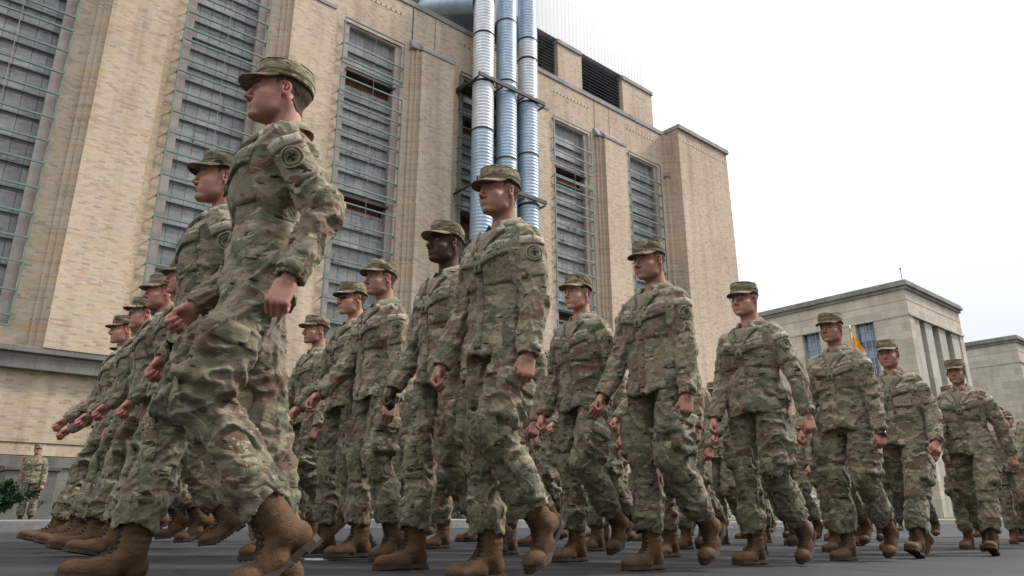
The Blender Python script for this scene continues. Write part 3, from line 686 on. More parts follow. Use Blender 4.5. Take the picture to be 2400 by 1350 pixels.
# ------------------------------------------------------------------ head
def set_mask(me, mask):
    a=me.color_attributes.new('mask','FLOAT_COLOR','POINT'); m=np.zeros((len(me.vertices),4),np.float32); m[:,3]=1
    m[:,:mask.shape[1]]=mask; a.data.foreach_set('color',m.ravel())
def head_field(p,h):
    "x forward, y left, z up; origin between the eyes' level and the ears"
    jw=p.get('jaw',1); nl=p.get('nose',1); w=p.get('wide',1); ch=p.get('chin',1); lp=p.get('lips',1)
    f=Field((-.125,-.105,-.235),(.145,.105,.14),h)
    f.ell((-.014,0,.038),(.100,.077*w,.086),.0)
    f.ell((.024,0,-.028),(.069,.061*w,.080),.02)
    f.ell((.052,0,.045),(.040,.052*w,.040),.02)
    for s in (-1,1):
        f.cone((-.006,s*.058*w*jw,-.048),(.010,s*.050*jw,-.083),.014,.014,.02)
        f.cone((.010,s*.050*jw,-.083),(.068,s*.016,-.107*ch),.015,.0145,.018)
        f.ell((.052,s*.044*w,-.034),(.026,.019,.019),.018)
        f.cone((.086,s*.012,.016),(.066,s*.046*w,.015),.0085,.009,.010)
    f.ell((.082,0,-.106*ch),(.0165,.020,.0165),.012)
    f.ell((.070,0,-.072),(.026,.031,.028),.016)
    for s in (-1,1): f.ell((.040,s*.036*w,-.062),(.036,.024,.036),.02)
    f.cone((.089,0,.012),(.1125*(.9+.1*nl),0,-.036),.0072,.0092*nl,.009)
    f.ell((.1145*(.9+.1*nl),0,-.0395),(.0100,.0095*nl,.0085),.006)
    for s in (-1,1):
        f.ell((.100,s*.0135*nl,-.0455),(.0105,.0068,.0072),.004)
        f.ell((.103,s*.006,-.0525),(.0055,.0032,.003),.003,'s')
        f.ell((.099,s*.031,-.0005),(.019,.0175,.0125),.011,'s')
        f.ell((.0725,s*.032,-.001),(.0165,.0165,.0145),.003)
        f.ell((.091,s*.033,-.0020),(.0085,.0130,.0034),.0012,'s')
    # lips
    f.cone((.0865,-.021,-.0755),(.0950,-.005,-.0705),.0030,.0045*lp,.004); f.cone((.0865,.021,-.0755),(.0950,.005,-.0705),.0030,.0045*lp,.004)
    f.cone((.0938,-.010,-.0815),(.0938,.010,-.0815),.0046*lp,.0046*lp,.005)
    f.cone((.1022,-.018,-.0762),(.1022,.018,-.0762),.0062,.0062,.002,(( 0,0,1),.22),'s')
    f.cone((.102,-.012,-.0925),(.102,.012,-.0925),.007,.007,.008,None,'s')
    # ears
    for s in (-1,1):
        rot=Matrix.Rotation(R(-12),4,'Y')@Matrix.Rotation(R(s*22),4,'Z')
        f.ell((-.012,s*.0815*w,-.010),(.0185,.0078,.0315),.004,'u',rot)
        f.ell((-.008,s*.0890*w,-.006),(.0120,.0095,.0215),.0025,'s',rot)
        f.cone((-.012,s*.0850*w,.004),(-.010,s*.0860*w,-.014),.0032,.0036,.003)
        f.cone((-.005,s*.080*w,-.030),(-.002,s*.075*w,-.036),.0055,.0045,.005)
        f.ell((.0015,s*.081*w,-.012),(.005,.005,.008),.004)
    for s in (-1,1): f.ell((-.020,s*.052*w,-.045),(.026,.022,.034),.014)
    # neck
    nw=p.get('neck',1)
    f.cone((-.034,0,-.03),(-.052,0,-.235),.050*nw,.060*nw,.022)
    for s in (-1,1): f.cone((-.028,s*.050,-.05),(-.004,s*.022,-.205),.013,.012,.018)
    f.cone((.004,0,-.135),(-.004,0,-.19),.012,.010,.014)
    return f
def head_masks(P,dark=1.0):
    x,y,z=P.T; ay=np.abs(y)
    lips=np.exp(-(((z+.0762)/.0075)**4))*np.exp(-((ay/.021)**4))*(x>.082)
    nose=np.exp(-(((z+.042)/.018)**2))*np.exp(-((ay/.02)**2))*(x>.09)*.30
    ears=((ay>.072)&(np.abs(x+.010)<.03)&(np.abs(z+.01)<.042))*.85
    red=np.clip(lips*.85+nose+ears,0,1)
    brow=np.exp(-(((z-.0175-.10*(ay-.03)**1*.0)/.0042)**2))*np.clip((ay-.010)/.004,0,1)*np.clip((.050-ay)/.006,0,1)*(x>.05)
    # beard shadow and shaved scalp
    sh=np.clip((-.070-z)/.03,0,1)*(x>-.005)*np.clip((z+.135)/.02,0,1)*.10
    scalp=np.clip((.035-x-1.2*(z*0))/.012,0,1)*np.clip((z-(-.004+np.clip(-x,0,1)*-.55))/.014,0,1)
    scalp*=np.where((np.abs(x+.01)<.02)&(z<.016),0,1)*(ay>-1)*(1-((ay>.072)&(np.abs(x+.010)<.028)&(np.abs(z+.01)<.038)))
    lash=np.exp(-(((z-.0045)/.0022)**2))*np.clip((.018-np.abs(ay-.032))/.005,0,1)*(x>.07)*.8
    nostr=0
    return np.stack([red,np.clip(brow*1.0+sh*1.3+scalp*.62+lash,0,1)],1)
HEADS={}
def make_head(key,p,h=.0034):
    f=head_field(p,h); P,Q=f.mesh(); P=smooth_verts(P,Q,1,.35)
    P=P+vnormals(P,Q)*(pnoise(P*26+p.get('seed',0)*9)*.0008)[:,None]
    HEADS[key]=(P,Q,head_masks(P))
    # cropped hair shell over the back of the skull
    X,Y,Z=f.grid((slice(None),)*3); 
    reg=np.maximum(X-.022-.25*Z+.0*Y,(-.018-.9*np.clip(-X-.01,0,.055)-Z)); ear=.036-np.sqrt((X+.008)**2+((Z+.012)*.85)**2+0*Y); ear=np.where(np.abs(Y)>.058,ear,-1)
    g=Field((-.125,-.105,-.235),(.145,.105,.14),h); g.F=np.maximum(np.maximum(f.F-.0018,reg),ear); g.F=np.maximum(g.F,-(f.F+.004))
    HP,HQ=g.mesh(); HEADS[key]+=((HP,HQ),)
FACE={'a':dict(seed=1,jaw=.96,nose=1.0,chin=1.0),'b':dict(seed=2,jaw=1.03,nose=1.05,wide=1.03,chin=.98,lips=.9,neck=1.05),
      'c':dict(seed=3,jaw=.92,nose=.92,wide=.97,chin=1.03,neck=.96),'d':dict(seed=4,jaw=1.0,nose=1.22,wide=.99,chin=1.0,lips=1.35),'e':dict(seed=5,jaw=1.1,nose=1.1,wide=1.06,chin=.97,neck=1.12)}
for k_,p_ in FACE.items(): make_head(k_,p_,.0030 if k_ in 'ac' else .0036)
# ------------------------------------------------------------------ cap
def cap_mesh(seed=0):
    V=[];F=[];n=56
    prof=[(.955,-.004),(1.0,-.006),(1.008,.004),(1.004,.020),(1.008,.025),(1.010,.040),(.995,.055),(.965,.066),(.935,.0715),(.90,.0735),(.82,.0730),(.66,.0755),(.48,.0775),(.3,.0785),(.12,.079)]
    rx,ry=.108,.0875
    for s_,z in prof:
        for k in range(n):
            a=2*math.pi*k/n; c,sn=math.cos(a),math.sin(a)
            z2=z + .006*c*min(1,max(0,(z-.03)/.03)) - .016*max(0,-c)*min(1,max(0,(.05-z)/.04))
            V.append((rx*s_*c-.012, ry*s_*sn, z2))
    m=len(prof)
    for i in range(m-1):
        for k in range(n): F.append((i*n+k,i*n+(k+1)%n,(i+1)*n+(k+1)%n,(i+1)*n+k))
    V=np.array(V,np.float32); 
    F4=np.array(F)
    N=vnormals(V,F4); w=pnoise(V*np.array([14,14,24])+seed*7.3)*.0075+pnoise(V*np.array([30,30,44])+seed*3.3)*.0030; w*=np.clip((V[:,2]-.02)/.02,0,1); V=V+N*w[:,None]
    # closing the top
    c0=len(V); V=np.vstack([V,[[-.012,0,.0792]]]); base=(m-1)*n
    tri=[(base+k,base+(k+1)%n,c0,c0) for k in range(n)]
    # brim
    b0=len(V); B=[]; nu,nv=25,7; A=R(70)
    for lay in (0,1):
        for i in range(nu):
            u=-1+2*i/(nu-1); a=u*A
            ex,ey=rx*math.cos(a)-.012, ry*math.sin(a); L=.058*(max(0,1-abs(u)**2.6))**.55
            for j in range(nv):
                v=j/(nv-1)
                dx_=L*v; x=ex+dx_*(.94+.06*math.cos(a)); y=ey*(1+.0*v)+ey*.10*v*L/.066
                z=.004-.016*v*L/.066-.030*(abs(u)**2.0)*(.15+.85*v*L/.066) - .006*(v**3)
                B.append((x,y,z-.0042*lay))
    B=np.array(B,np.float32); V=np.vstack([V,B]); G=nu*nv; q=[]
    for i in range(nu-1):
        for j in range(nv-1):
            a_=b0+i*nv+j; q.append((a_,a_+nv,a_+nv+1,a_+1)); c_=a_+G; q.append((c_,c_+1,c_+nv+1,c_+nv))
    for i in range(nu-1): a_=b0+i*nv+nv-1; q.append((a_,a_+nv,a_+nv+G,a_+G))
    me=bpy.data.meshes.new('patrol_cap'); me.from_pydata([tuple(v) for v in V],[],[tuple(f) for f in F4]+[t[:3] for t in tri]+q); me.update()
    me.polygons.foreach_set('use_smooth',[True]*len(me.polygons)); me.materials.append(M_camo_cap); return me
CAPS=[cap_mesh(i) for i in range(3)]
def cap_seams():
    m=MB(); n=48; rx,ry=.1095,.089
    for s_,z,rr in ((1.0,.0225,.0013),(.930,.0715,.0022)):
        pts=[(rx*s_*math.cos(2*math.pi*k/n)-.012, ry*s_*math.sin(2*math.pi*k/n), z+(.006*math.cos(2*math.pi*k/n) if z>.05 else -.011*max(0,-math.cos(2*math.pi*k/n)))) for k in range(n+1)]; m.tube(pts,rr,5,False)
    me=bpy.data.meshes.new('cap_seam'); me.from_pydata(m.v,[],m.f); me.polygons.foreach_set('use_smooth',[True]*len(me.polygons)); me.materials.append(M_camo_cap); return me
SEAM=cap_seams()
# ------------------------------------------------------------------ boots (ankle at origin, sole at z=-.118)
def boot_field(h=.006):
    f=Field((-.12,-.08,-.125),(.24,.08,.20),h)
    f.cone((-.012,0,-.02),(-.016,0,.165),.050,.056,.01,((1,0,0),1.12))
    f.ell((-.040,0,-.062),(.050,.039,.050),.02)
    f.cone((.0,0,-.030),(.095,0,-.066),.046,.036,.025)
    f.cone((.05,0,-.080),(.165,0,-.080),.040,.034,.02,((0,1,0),1.18))
    f.ell((.172,.002,-.080),(.050,.045,.032),.02)
    f.plane_cut((0,0,-.100),(0,0,-1)); f.plane_cut((0,0,.150),(0,0,1))
    P,Q=f.mesh(); P=smooth_verts(P,Q,1,.4); N=vnormals(P,Q)
    sh=np.clip((P[:,2]+.045)/.03,0,1)*np.clip((.06-P[:,0])/.05,0,1); d=(1-3*np.abs(pnoise(np.stack([P[:,0]*6,P[:,1]*6,P[:,2]*30],1))))*.0035*sh
    d-=.0035*np.exp(-((P[:,2]-.132)/.004)**2)
    P=P+N*d[:,None]; return P,Q
BP,BQ=boot_field()
def sole_geo():
    out=[(-.092,0),(-.088,.024),(-.065,.038),(-.03,.040),(.02,.036),(.07,.041),(.12,.050),(.165,.050),(.20,.037),(.222,.012),(.225,0)]
    poly=out+[(x,-y) for x,y in out[-2:0:-1]]
    m=MB(); m.prism(poly,-.104,-.092)
    s2=[(x*1.01,y*1.04) for x,y in poly]; m.prism(s2,-.112,-.1042)
    # tread lugs and heel
    m.prism([(x,y) for x,y in [(-.09,-.028),(-.03,-.036),(-.022,0),(-.03,.036),(-.09,.028)]],-.124,-.1122)
    x=.0
    while x<.21:
        hw=.034 if x<.17 else .022; m.box(x,x+.013,-hw,hw,-.120,-.1122); x+=.023
    return m
def lace_geo():
    m=MB(); rr=.0026
    pts=[(.105,-.040),(.085,-.026),(.068,-.010),(.056,.008),(.050,.028),(.048,.050),(.047,.072),(.046,.095)]
    for i,(x,z) in enumerate(pts):
        w=.024; m.tube([(x-.010,-w,z),(x+.002,-w*.5,z+.003),(x+.005,0,z+.004),(x+.002,w*.5,z+.003),(x-.010,w,z)],rr,5)
        if i<len(pts)-1:
            x2,z2=pts[i+1]
            for s in (-1,1): m.tube([(x-.010,-s*w,z),(x+.006,0,(z+z2)/2+.003),(x2-.010,s*w,z2)],rr*.9,5)
    return m
def bend_toe(P,ang):
    P=np.array(P,dtype=np.float32); x0=.115; z0=-.105; t=np.clip((P[:,0]-x0+.02)/.05,0,1)*R(ang); dx=P[:,0]-x0; dz=P[:,2]-z0
    c,s=np.cos(t),np.sin(t); Q=P.copy(); m=P[:,0]>x0-.02
    Q[m,0]=x0+(dx*c-dz*s)[m]; Q[m,2]=z0+(dx*s+dz*c)[m]; return Q
BOOTS={}
for bend in (0,28):
    me=np_mesh('boot',bend_toe(BP,bend),BQ); me.materials.append(M_boot)
    res=[me]
    for nm,g,mt in (('sole',sole_geo(),M_sole),('laces',lace_geo(),M_lace)):
        m2=bpy.data.meshes.new(nm); m2.from_pydata([tuple(v) for v in bend_toe(np.array(g.v),bend)],[],g.f); m2.update(); m2.materials.append(mt)
        import bmesh
        bm=bmesh.new(); bm.from_mesh(m2); bmesh.ops.recalc_face_normals(bm,faces=bm.faces); bm.to_mesh(m2); bm.free(); res.append(m2)
    BOOTS[bend]=res
# ------------------------------------------------------------------ hands (left hand; wrist at origin, fingers +x, palm -z, thumb +y)
def hand_geo(curl=1.0,h=.0034):
    f=Field((-.09,-.06,-.10),(.21,.08,.05),h)
    f.cone((-.085,0,0),(.0,0,0),.031,.0255,.0,((0,1,0),1.12)); 
    f.rbox(Matrix.Translation((.048,.0,0)),(.036,.030,.004),.0115,.018)
    f.ell((.035,.024,-.010),(.030,.017,.015),.012)
    fing=[(.088,.033,.046,.026,.020,.0098),(.093,.011,.050,.030,.022,.0102),(.090,-.011,.046,.028,.021,.0096),(.082,-.031,.036,.021,.018,.0088)]
    for i,(x,y,l1,l2,l3,r) in enumerate(fing):
        j=(1+.06*math.sin(i*2.1))
        a1,a2,a3=R(62*curl*j),R(62*curl*j+85*curl),R(62*curl*j+85*curl+48*curl); p=np.array([x,y,.002])
        f.ell(p,(.0115,.0105,.0105),.006)
        for L,a,r0,r1 in ((l1,a1,r*1.04,r*.98),(l2,a2,r*.97,r*.9),(l3,a3,r*.9,r*.78)):
            q=p+np.array([math.cos(a)*L,-(y*.10 if a>a1 else 0),-math.sin(a)*L]); f.cone(p,q,r0,r1,.0022); p=q
    t0=np.array([.020,.028,-.008]); t1=np.array([.056,.045,-.026-.004*curl]); t2=np.array([.086,.036-.006*curl,-.036-.006*curl]); t3=np.array([.104,.018,-.042-.008*curl])
    f.cone(t0,t1,.0155,.0125,.008); f.cone(t1,t2,.0118,.0105,.002); f.cone(t2,t3,.0105,.0085,.002)
    P,Q=f.mesh(); P=smooth_verts(P,Q,1,.3)
    mk=np.zeros((len(P),2),np.float32); mk[:,0]=np.clip((P[:,0]-.06)/.03,0,1)*.45
    return P,Q,mk
HANDS={'fist':hand_geo(1.0),'loose':hand_geo(.62)}
# ------------------------------------------------------------------ soldiers
MARCH=dict(lt=14,lk=58,lf=-44,rt=3,rk=6,rf=0, ls=-6,le=22,la=11,lrot=25, rs=22,re=26,ra=10,rrot=25, lean=2,yaw=0,pitch=0,
           girth=1.0,hl='fist',hr='fist',sway=0)
HEEL=dict(MARCH,lt=26,lk=4,lf=14,rt=-17,rk=22,rf=-34,ls=-22,le=14,rs=26,re=30)
STAND=dict(MARCH,lt=-1,lk=2,lf=0,rt=1,rk=2,rf=0,ls=2,le=12,rs=2,re=12,lean=0)
def rotY(v,a):            # a>0 swings a downward vector forward
    c,s=math.cos(a),math.sin(a); return np.array([v[0]*c-v[2]*s, v[1], v[0]*s+v[2]*c])
def leg_fk(side,t,k,fa):
    t,k=R(t),R(k); hip=np.array([0,side*.093,0.]); b=t-k
    knee=hip+.44*np.array([math.sin(t),side*.02,-math.cos(t)]); ank=knee+.43*np.array([math.sin(b),-side*.01,-math.cos(b)])
    return hip,knee,ank
def sole_low(ank,fa,bend):
    a=R(fa); c,s=math.cos(a),math.sin(a); pts=[(-.079,-.110),(.09,-.106)]
    if bend: 
        pts.append((.108,-.106))
    else: pts.append((.193,-.097))
    return min(ank[2]+x*s+z*c for x,z in pts)
def decal_grid(bvh,o,nrm,up,w,h,off,nu=10,nv=6,poly=None,thick=.0025,shape=None):
    "lay a rectangular cloth piece on a surface by projecting along -nrm"
    nrm=Vector(nrm).normalized(); up=Vector(up); up=(up-nrm*up.dot(nrm)).normalized(); rt=up.cross(nrm)
    V=[];ok=0
    for j in range(nv+1):
        for i in range(nu+1):
            u,v=(i/nu-.5),(j/nv-.5)
            if shape=='disc':
                m_=max(abs(u),abs(v))*2; a=math.atan2(v,u) if m_>0 else 0; u,v=.5*m_*math.cos(a),.5*m_*math.sin(a)
            uu,vv=u*w,v*h
            if shape and shape!='disc': uu,vv=shape(u,v,w,h)
            p=Vector(o)+rt*uu+up*vv
            hit=bvh.ray_cast(p+nrm*.12,-nrm,.3)
            if hit[0] is None: q=p
            else: q=hit[0]+nrm*off; ok+=1
            V.append(q)
    # soften
    n1=nu+1
    for _ in range(2):
        W=[v.copy() for v in V]
        for j in range(nv+1):
            for i in range(n1):
                s_=[W[j2*n1+i2] for j2,i2 in ((j-1,i),(j+1,i),(j,i-1),(j,i+1)) if 0<=j2<=nv and 0<=i2<=nu]
                av=sum(s_,Vector())/len(s_); c=V[j*n1+i]; V[j*n1+i]=c+nrm*(av-c).dot(nrm)*.6
    return V,n1,nv+1,nrm
def patch_obj(name,parent,mat,bvh,o,nrm,up,w,h,off=.003,nu=10,nv=6,thick=.003,shape=None,label=None):
    V,a,b,nr=decal_grid(bvh,o,nrm,up,w,h,off,nu,nv,shape=shape)
    T=[v+nr*thick for v in V]; B=[v-nr*.004 for v in V]; n=a*b; VV=T+B; F=[]
    for j in range(b-1):
        for i in range(a-1):
            q=j*a+i; F.append((q,q+1,q+a+1,q+a))
    rim=[i for i in range(a)]+[j*a+a-1 for j in range(1,b)]+[(b-1)*a+i for i in range(a-2,-1,-1)]+[j*a for j in range(b-2,0,-1)]
    for x,y in zip(rim,rim[1:]+rim[:1]): F.append((x,x+n,y+n,y))
    me=bpy.data.meshes.new(name); me.from_pydata([tuple(v) for v in VV],[],F); me.update()
    sm=[True]*len(me.polygons)
    me.polygons.foreach_set('use_smooth',sm)
    return link_mesh(name,me,parent,mat,label)
_txt={}
def text_verts(s):
    if s not in _txt:
        cu=bpy.data.curves.new('lettering','FONT'); cu.body=s; cu.align_x='CENTER'; cu.align_y='CENTER'; cu.size=1; cu.resolution_u=1
        ob=bpy.data.objects.new('lettering',cu); me=bpy.data.meshes.new_from_object(ob)
        _txt[s]=([tuple(v.co) for v in me.vertices],[tuple(p.vertices) for p in me.polygons]); bpy.data.objects.remove(ob); bpy.data.meshes.remove(me)
    return _txt[s]
def text_on(parent,bvh,s,o,nrm,up,w,off=.0085,bold=1.0):
    nrm=Vector(nrm).normalized(); up=Vector(up); up=(up-nrm*up.dot(nrm)).normalized(); rt=up.cross(nrm)
    V,F=text_verts(s); xs=[v[0] for v in V]; k=w/(max(xs)-min(xs)); out=[]
    for x,y,_ in V:
        p=Vector(o)+rt*x*k+up*y*k; hit=bvh.ray_cast(p+nrm*.12,-nrm,.3); out.append(tuple((hit[0] if hit[0] else p)+nrm*off))
    me=bpy.data.meshes.new('lettering'); me.from_pydata(out,[],F); me.update(); return link_mesh('lettering',me,parent,M_thread)
def soldier(label,x,y,heading,scale=1.0,pose=None,face='a',skin='light',det=2,seed=0,tab=None,shades=None,watch=False,group='soldiers marching in formation',rank=True,cat='soldier',bare=False,dz=0.0,dirz=None):
    """det 3 nearest, 2 clear, 1 far"""
    p=dict(MARCH); p.update(pose or {}); e=empty('person',label,cat,(x,y,gh(x,y)+dz),R(heading),group,1)
    H={3:.0065,2:.0085,1:.013}[det]
    L=leg_fk(1,p['lt'],p['lk'],0); Rr=leg_fk(-1,p['rt'],p['rk'],0)
    bl=28 if p['lf']<-18 else 0; br=28 if p['rf']<-18 else 0
    lows=[sole_low(L[2],p['lf'],bl),sole_low(Rr[2],p['rf'],br)]; ph=-min(lows)
    up=np.array([0,0,ph]); L=[q+up for q in L]; Rr=[q+up for q in Rr]
    la=R(p['lean']); U=np.array([math.sin(la),0,math.cos(la)]); Fd=np.array([math.cos(la),0,-math.sin(la)]); Yv=np.array([0,1.,0]); O=np.array([0,0,ph])
    T=lambda a,b,c: O+Fd*a+Yv*b+U*c
    g=p['girth']
    arms={}
    for s,k in ((1,'l'),(-1,'r')):
        sh=T(-.008,s*.164*(.9+.1*g),.410); a=R(p[k+'s']); ab=R(p[k+'a'])
        d=rotY(np.array([0,s*math.sin(ab),-math.cos(ab)]),a); el=sh+d*.295
        b=a+R(p[k+'e']); d2=rotY(np.array([0,s*math.sin(ab*.45),-math.cos(ab*.45)]),b); wr=el+d2*.262
        arms[k]=(sh,el,wr,d2)
    # ---- trousers
    allp=np.array(list(L)+list(Rr)+[O]); lo=allp.min(0)-.16; hi=allp.max(0)+.16; hi[2]=ph+.13
    f=Field(lo,hi,H)
    f.ell(T(-.005,0,.02),(.115*g,.155*g,.12),0); f.ell(T(-.035,0,-.045),(.088*g,.132*g,.085),.04)
    hem={}
    for s,(hip,kn,an) in ((1,L),(-1,Rr)):
        hp=hip+np.array([-.005,s*.004,-.02]); f.cone(hp,kn,.097*g,.073,.035,((0,1,0),.98))
        d=an-kn; Ls=np.linalg.norm(d); d=d/Ls; back=np.cross(d,[0,1,0]); back=back if back[0]<0 else -back
        hm=an-d*.075
        f.cone(kn+back*.004,kn+d*.17+back*.014,.073,.071,.02); f.cone(kn+d*.17+back*.014,an-d*.17,.071,.077,.02); f.cone(an-d*.17,hm+d*.01,.077,.068,.015)
        hem[s]=(hm,d)
        # cargo pocket on the outer thigh
        td=(kn-hip); td/=np.linalg.norm(td); fr=np.cross([0,1,0],td); fr=fr if fr[0]>0 else -fr
        c=hip+td*.315+np.array([0,s*.075*g,0]); M=Matrix(((fr[0],0,-td[0],c[0]),(fr[1],s*1.0,-td[1],c[1]),(fr[2],0,-td[2],c[2]),(0,0,0,1)))
        if s<0: M=Matrix(((fr[0],0,-td[0],c[0]),(fr[1],1.0,-td[1],c[1]),(fr[2],0,-td[2],c[2]),(0,0,0,1)))
        f.rbox(M,(.062,.008,.085),.022,.012)
        hem[s]+=(c,td,fr)
    f.G=f.F.copy()
    for s in (1,-1): 
        hm,d=hem[s][:2]; S=f.sl(hm-.14,hm+.14); X,Y,Z=f.grid(S); al=(X-hm[0])*d[0]+(Y-hm[1])*d[1]+(Z-hm[2])*d[2]
        rr=np.sqrt(np.maximum((X-hm[0])**2+(Y-hm[1])**2+(Z-hm[2])**2-al**2,0)); wob=.012*np.sin(np.arctan2(Y-hm[1],X-hm[0])*2+seed)
        f.F[S]=np.maximum(f.F[S],np.where(rr<.12,al-wob,-1)); 
        if det>1: f.hollow(.010,hm,d,.05,.14)
    P,Q=f.mesh(); P=smooth_verts(P,Q,1,.5); N=vnormals(P,Q)
    bones=[]
    A=1.0
    for s,(hip,kn,an) in ((1,L),(-1,Rr)):
        bent=min(1,abs((p['lk'] if s>0 else p['rk']))/50)
        bones.append((hip,kn,.10,.014*A,.011*A,(.013+.007*bent)*A,12)); bones.append((kn,an,.08,(.014+.007*bent)*A,.011*A,.008*A,14))
    bones.append((T(0,0,-.06),T(0,0,.1),.13,.006,.004,.004,12))
    P=fold_displace(P,N,bones,seed*1.37+.5)
    me=np_mesh('trousers',P,Q); tr=link_mesh('trousers',me,e,M_camo_shaded)
    btr=BVHTree.FromPolygons([Vector(v) for v in P.tolist()],Q.tolist()) if det>1 else None
    # ---- jacket
    pts=np.array([a for k in 'lr' for a in arms[k][:3]]+[T(0,0,.5),T(0,0,-.14)]); lo=pts.min(0)-.13; hi=pts.max(0)+.13
    hi[2]=max(hi[2]-.05,ph+.54); f=Field(lo,hi,H); Y1=(0,1,0)
    f.cone(T(.002,0,-.13),T(.0,0,.10),.140*g,.115*g,0,(Y1,1.34)); f.cone(T(.0,0,.08),T(.004,0,.26),.113*g,.116*g,.03,(Y1,1.38))
    f.cone(T(.004,0,.26),T(-.004,0,.385),.120*(.6+.4*g),.105,.03,(Y1,1.46))
    f.cone(T(-.018,-.10,.395),T(-.018,.10,.395),.062,.062,.05)
    for s in (1,-1): f.cone(T(-.020,s*.125,.395),T(-.030,s*.038,.455),.046,.038,.035)
    for s in (1,-1): f.ell(T(.062,s*.075,.33),(.058,.075,.07),.04)
    for s,k in ((1,'l'),(-1,'r')):
        sh,el,wr,d2=arms[k]; du=(el-sh)/np.linalg.norm(el-sh)
        f.cone(sh+np.array([0,-s*.012,-.004]),sh+du*.07,.067,.066,.03); f.cone(sh+du*.07,el,.066,.057,.012)
        f.cone(el,wr-d2*.055,.057,.047,.012); f.cone(wr-d2*.055,wr+d2*.0,.045,.0425,.01)
    f.G=f.F.copy()
    hz=-.092; X,Y,Z=f.grid((slice(None),)*3)
    # hem of the coat: only cut the body, not the sleeves
    al=-( (X-O[0])*U[0]+(Z-O[2])*U[2]-hz ) + .012*np.sin(np.arctan2(Y,X)*3+seed)
    bodyr=np.sqrt(((X-O[0])/1.0)**2+(Y/1.36)**2)
    f.F=np.where(bodyr<.165*g,np.maximum(f.F,al),f.F)
    if det>0:
        reg=np.maximum(-(al+.07),bodyr-.165*g); f.F=np.maximum(f.F,-np.maximum(f.G+.011,reg))
    for k in 'lr':
        sh,el,wr,d2=arms[k]; S=f.sl(wr-.10,wr+.10); X,Y,Z=f.grid(S); al=(X-wr[0])*d2[0]+(Y-wr[1])*d2[1]+(Z-wr[2])*d2[2]
        rr=np.sqrt(np.maximum((X-wr[0])**2+(Y-wr[1])**2+(Z-wr[2])**2-al**2,0)); f.F[S]=np.maximum(f.F[S],np.where(rr<.062,al+.006,-1))
        if det>1: f.hollow(.009,wr,d2,.03,.065)
    P,Q=f.mesh(); P=smooth_verts(P,Q,1,.5); N=vnormals(P,Q)
    bones=[(T(0,0,-.14),T(0,0,.42),.135,.014*A,.010*A,.005*A,8)]
    for k in 'lr':
        sh,el,wr,d2=arms[k]; bent=min(1,p[k+'e']/60)
        bones.append((sh,el,.07,.010*A,.009*A,(.012+.009*bent)*A,13)); bones.append((el,wr,.058,(.013+.008*bent)*A,.009*A,.003*A,14))
    P=fold_displace(P,N,bones,seed*2.11+.2)
    me=np_mesh('jacket',P,Q); jk=link_mesh('jacket',me,e,M_camo)
    bjk=BVHTree.FromPolygons([Vector(v) for v in P.tolist()],Q.tolist()) if det>1 else None
    # ---- body: head, neck, trunk, limbs and hands as one skin mesh
    hp=Matrix.Translation(Vector(T(.004,0,.662)))@Matrix.Rotation(R(p['yaw']),4,'Z')@Matrix.Rotation(R(-p['pitch']+p['lean']*.3),4,'Y')
    HP,HQ,HM,(hrP,hrQ)=HEADS[face]; hp=hp@Matrix.Scale(p.get('hs',.93),4)
    parts=[]; A3=np.array(hp.to_3x3()); t3=np.array(hp.translation)
    hv=HP@A3.T+t3; parts.append((hv,HQ,HM))
    fb=Field(np.minimum(allp.min(0),pts.min(0))-.1,np.maximum(allp.max(0),pts.max(0))+.1,.020)
    fb.cone(T(0,0,.02),T(0,0,.34),.078*min(g,1),.078*min(g,1),.02,(Y1,1.3)); fb.cone(T(-.02,-.10,.395),T(-.02,.10,.395),.040,.040,.03); fb.cone(T(-.015,0,.43),T(-.012,0,.50),.055,.05,.03)
    for s,k in ((1,'l'),(-1,'r')):
        sh,el,wr,d2=arms[k]; fb.cone(sh,el,.045,.036,.02); fb.cone(el,wr,.036,.027,.01)
    for hip,kn,an in (L,Rr): fb.cone(hip*np.array([1,.6,1])+(kn-hip)*.06,kn,.058,.045,.03); fb.cone(kn,an-(an-kn)/.43*.1,.05,.035,.01)
    CP,CQ=fb.mesh(); parts.append((CP,CQ,np.zeros((len(CP),2),np.float32)))
    for s,k in ((1,'l'),(-1,'r')):
        sh,el,wr,d2=arms[k]; hP,hQ,hM=HANDS[p['h'+k]]; hP=hP*.83
        b=R(p[k+'s']+p[k+'e']); th=rotY(np.array([1.,0,0]),b); th=th-d2*(th@d2); th/=np.linalg.norm(th)
        bk=np.cross(d2,th)        # right-hand back of the hand
        if s>0: bk=-bk
        ro=R(p[k+'rot']); th2=th*math.cos(ro)-(-bk)*(-math.sin(ro)); bk2=bk*math.cos(ro)+th*math.sin(ro)
        th2=th*math.cos(ro)-bk*math.sin(ro)
        w0=wr+d2*.004; hv=w0+hP[:,:1]*d2+hP[:,1:2]*th2+hP[:,2:3]*bk2
        parts.append((hv,hQ if s<0 else hQ[:,::-1],hM))
    VV=np.vstack([a for a,_,_ in parts]); off=0; QQ=[]; MM=np.vstack([m for _,_,m in parts])
    for a,q,_ in parts: QQ.append(q+off); off+=len(a)
    nhead=len(HQ)
    QQ=np.vstack(QQ); me=np_mesh('body',VV,QQ)
    if len(me.vertices)==len(MM): set_mask(me,MM)
    body=link_mesh('body',me,e,SK[skin])
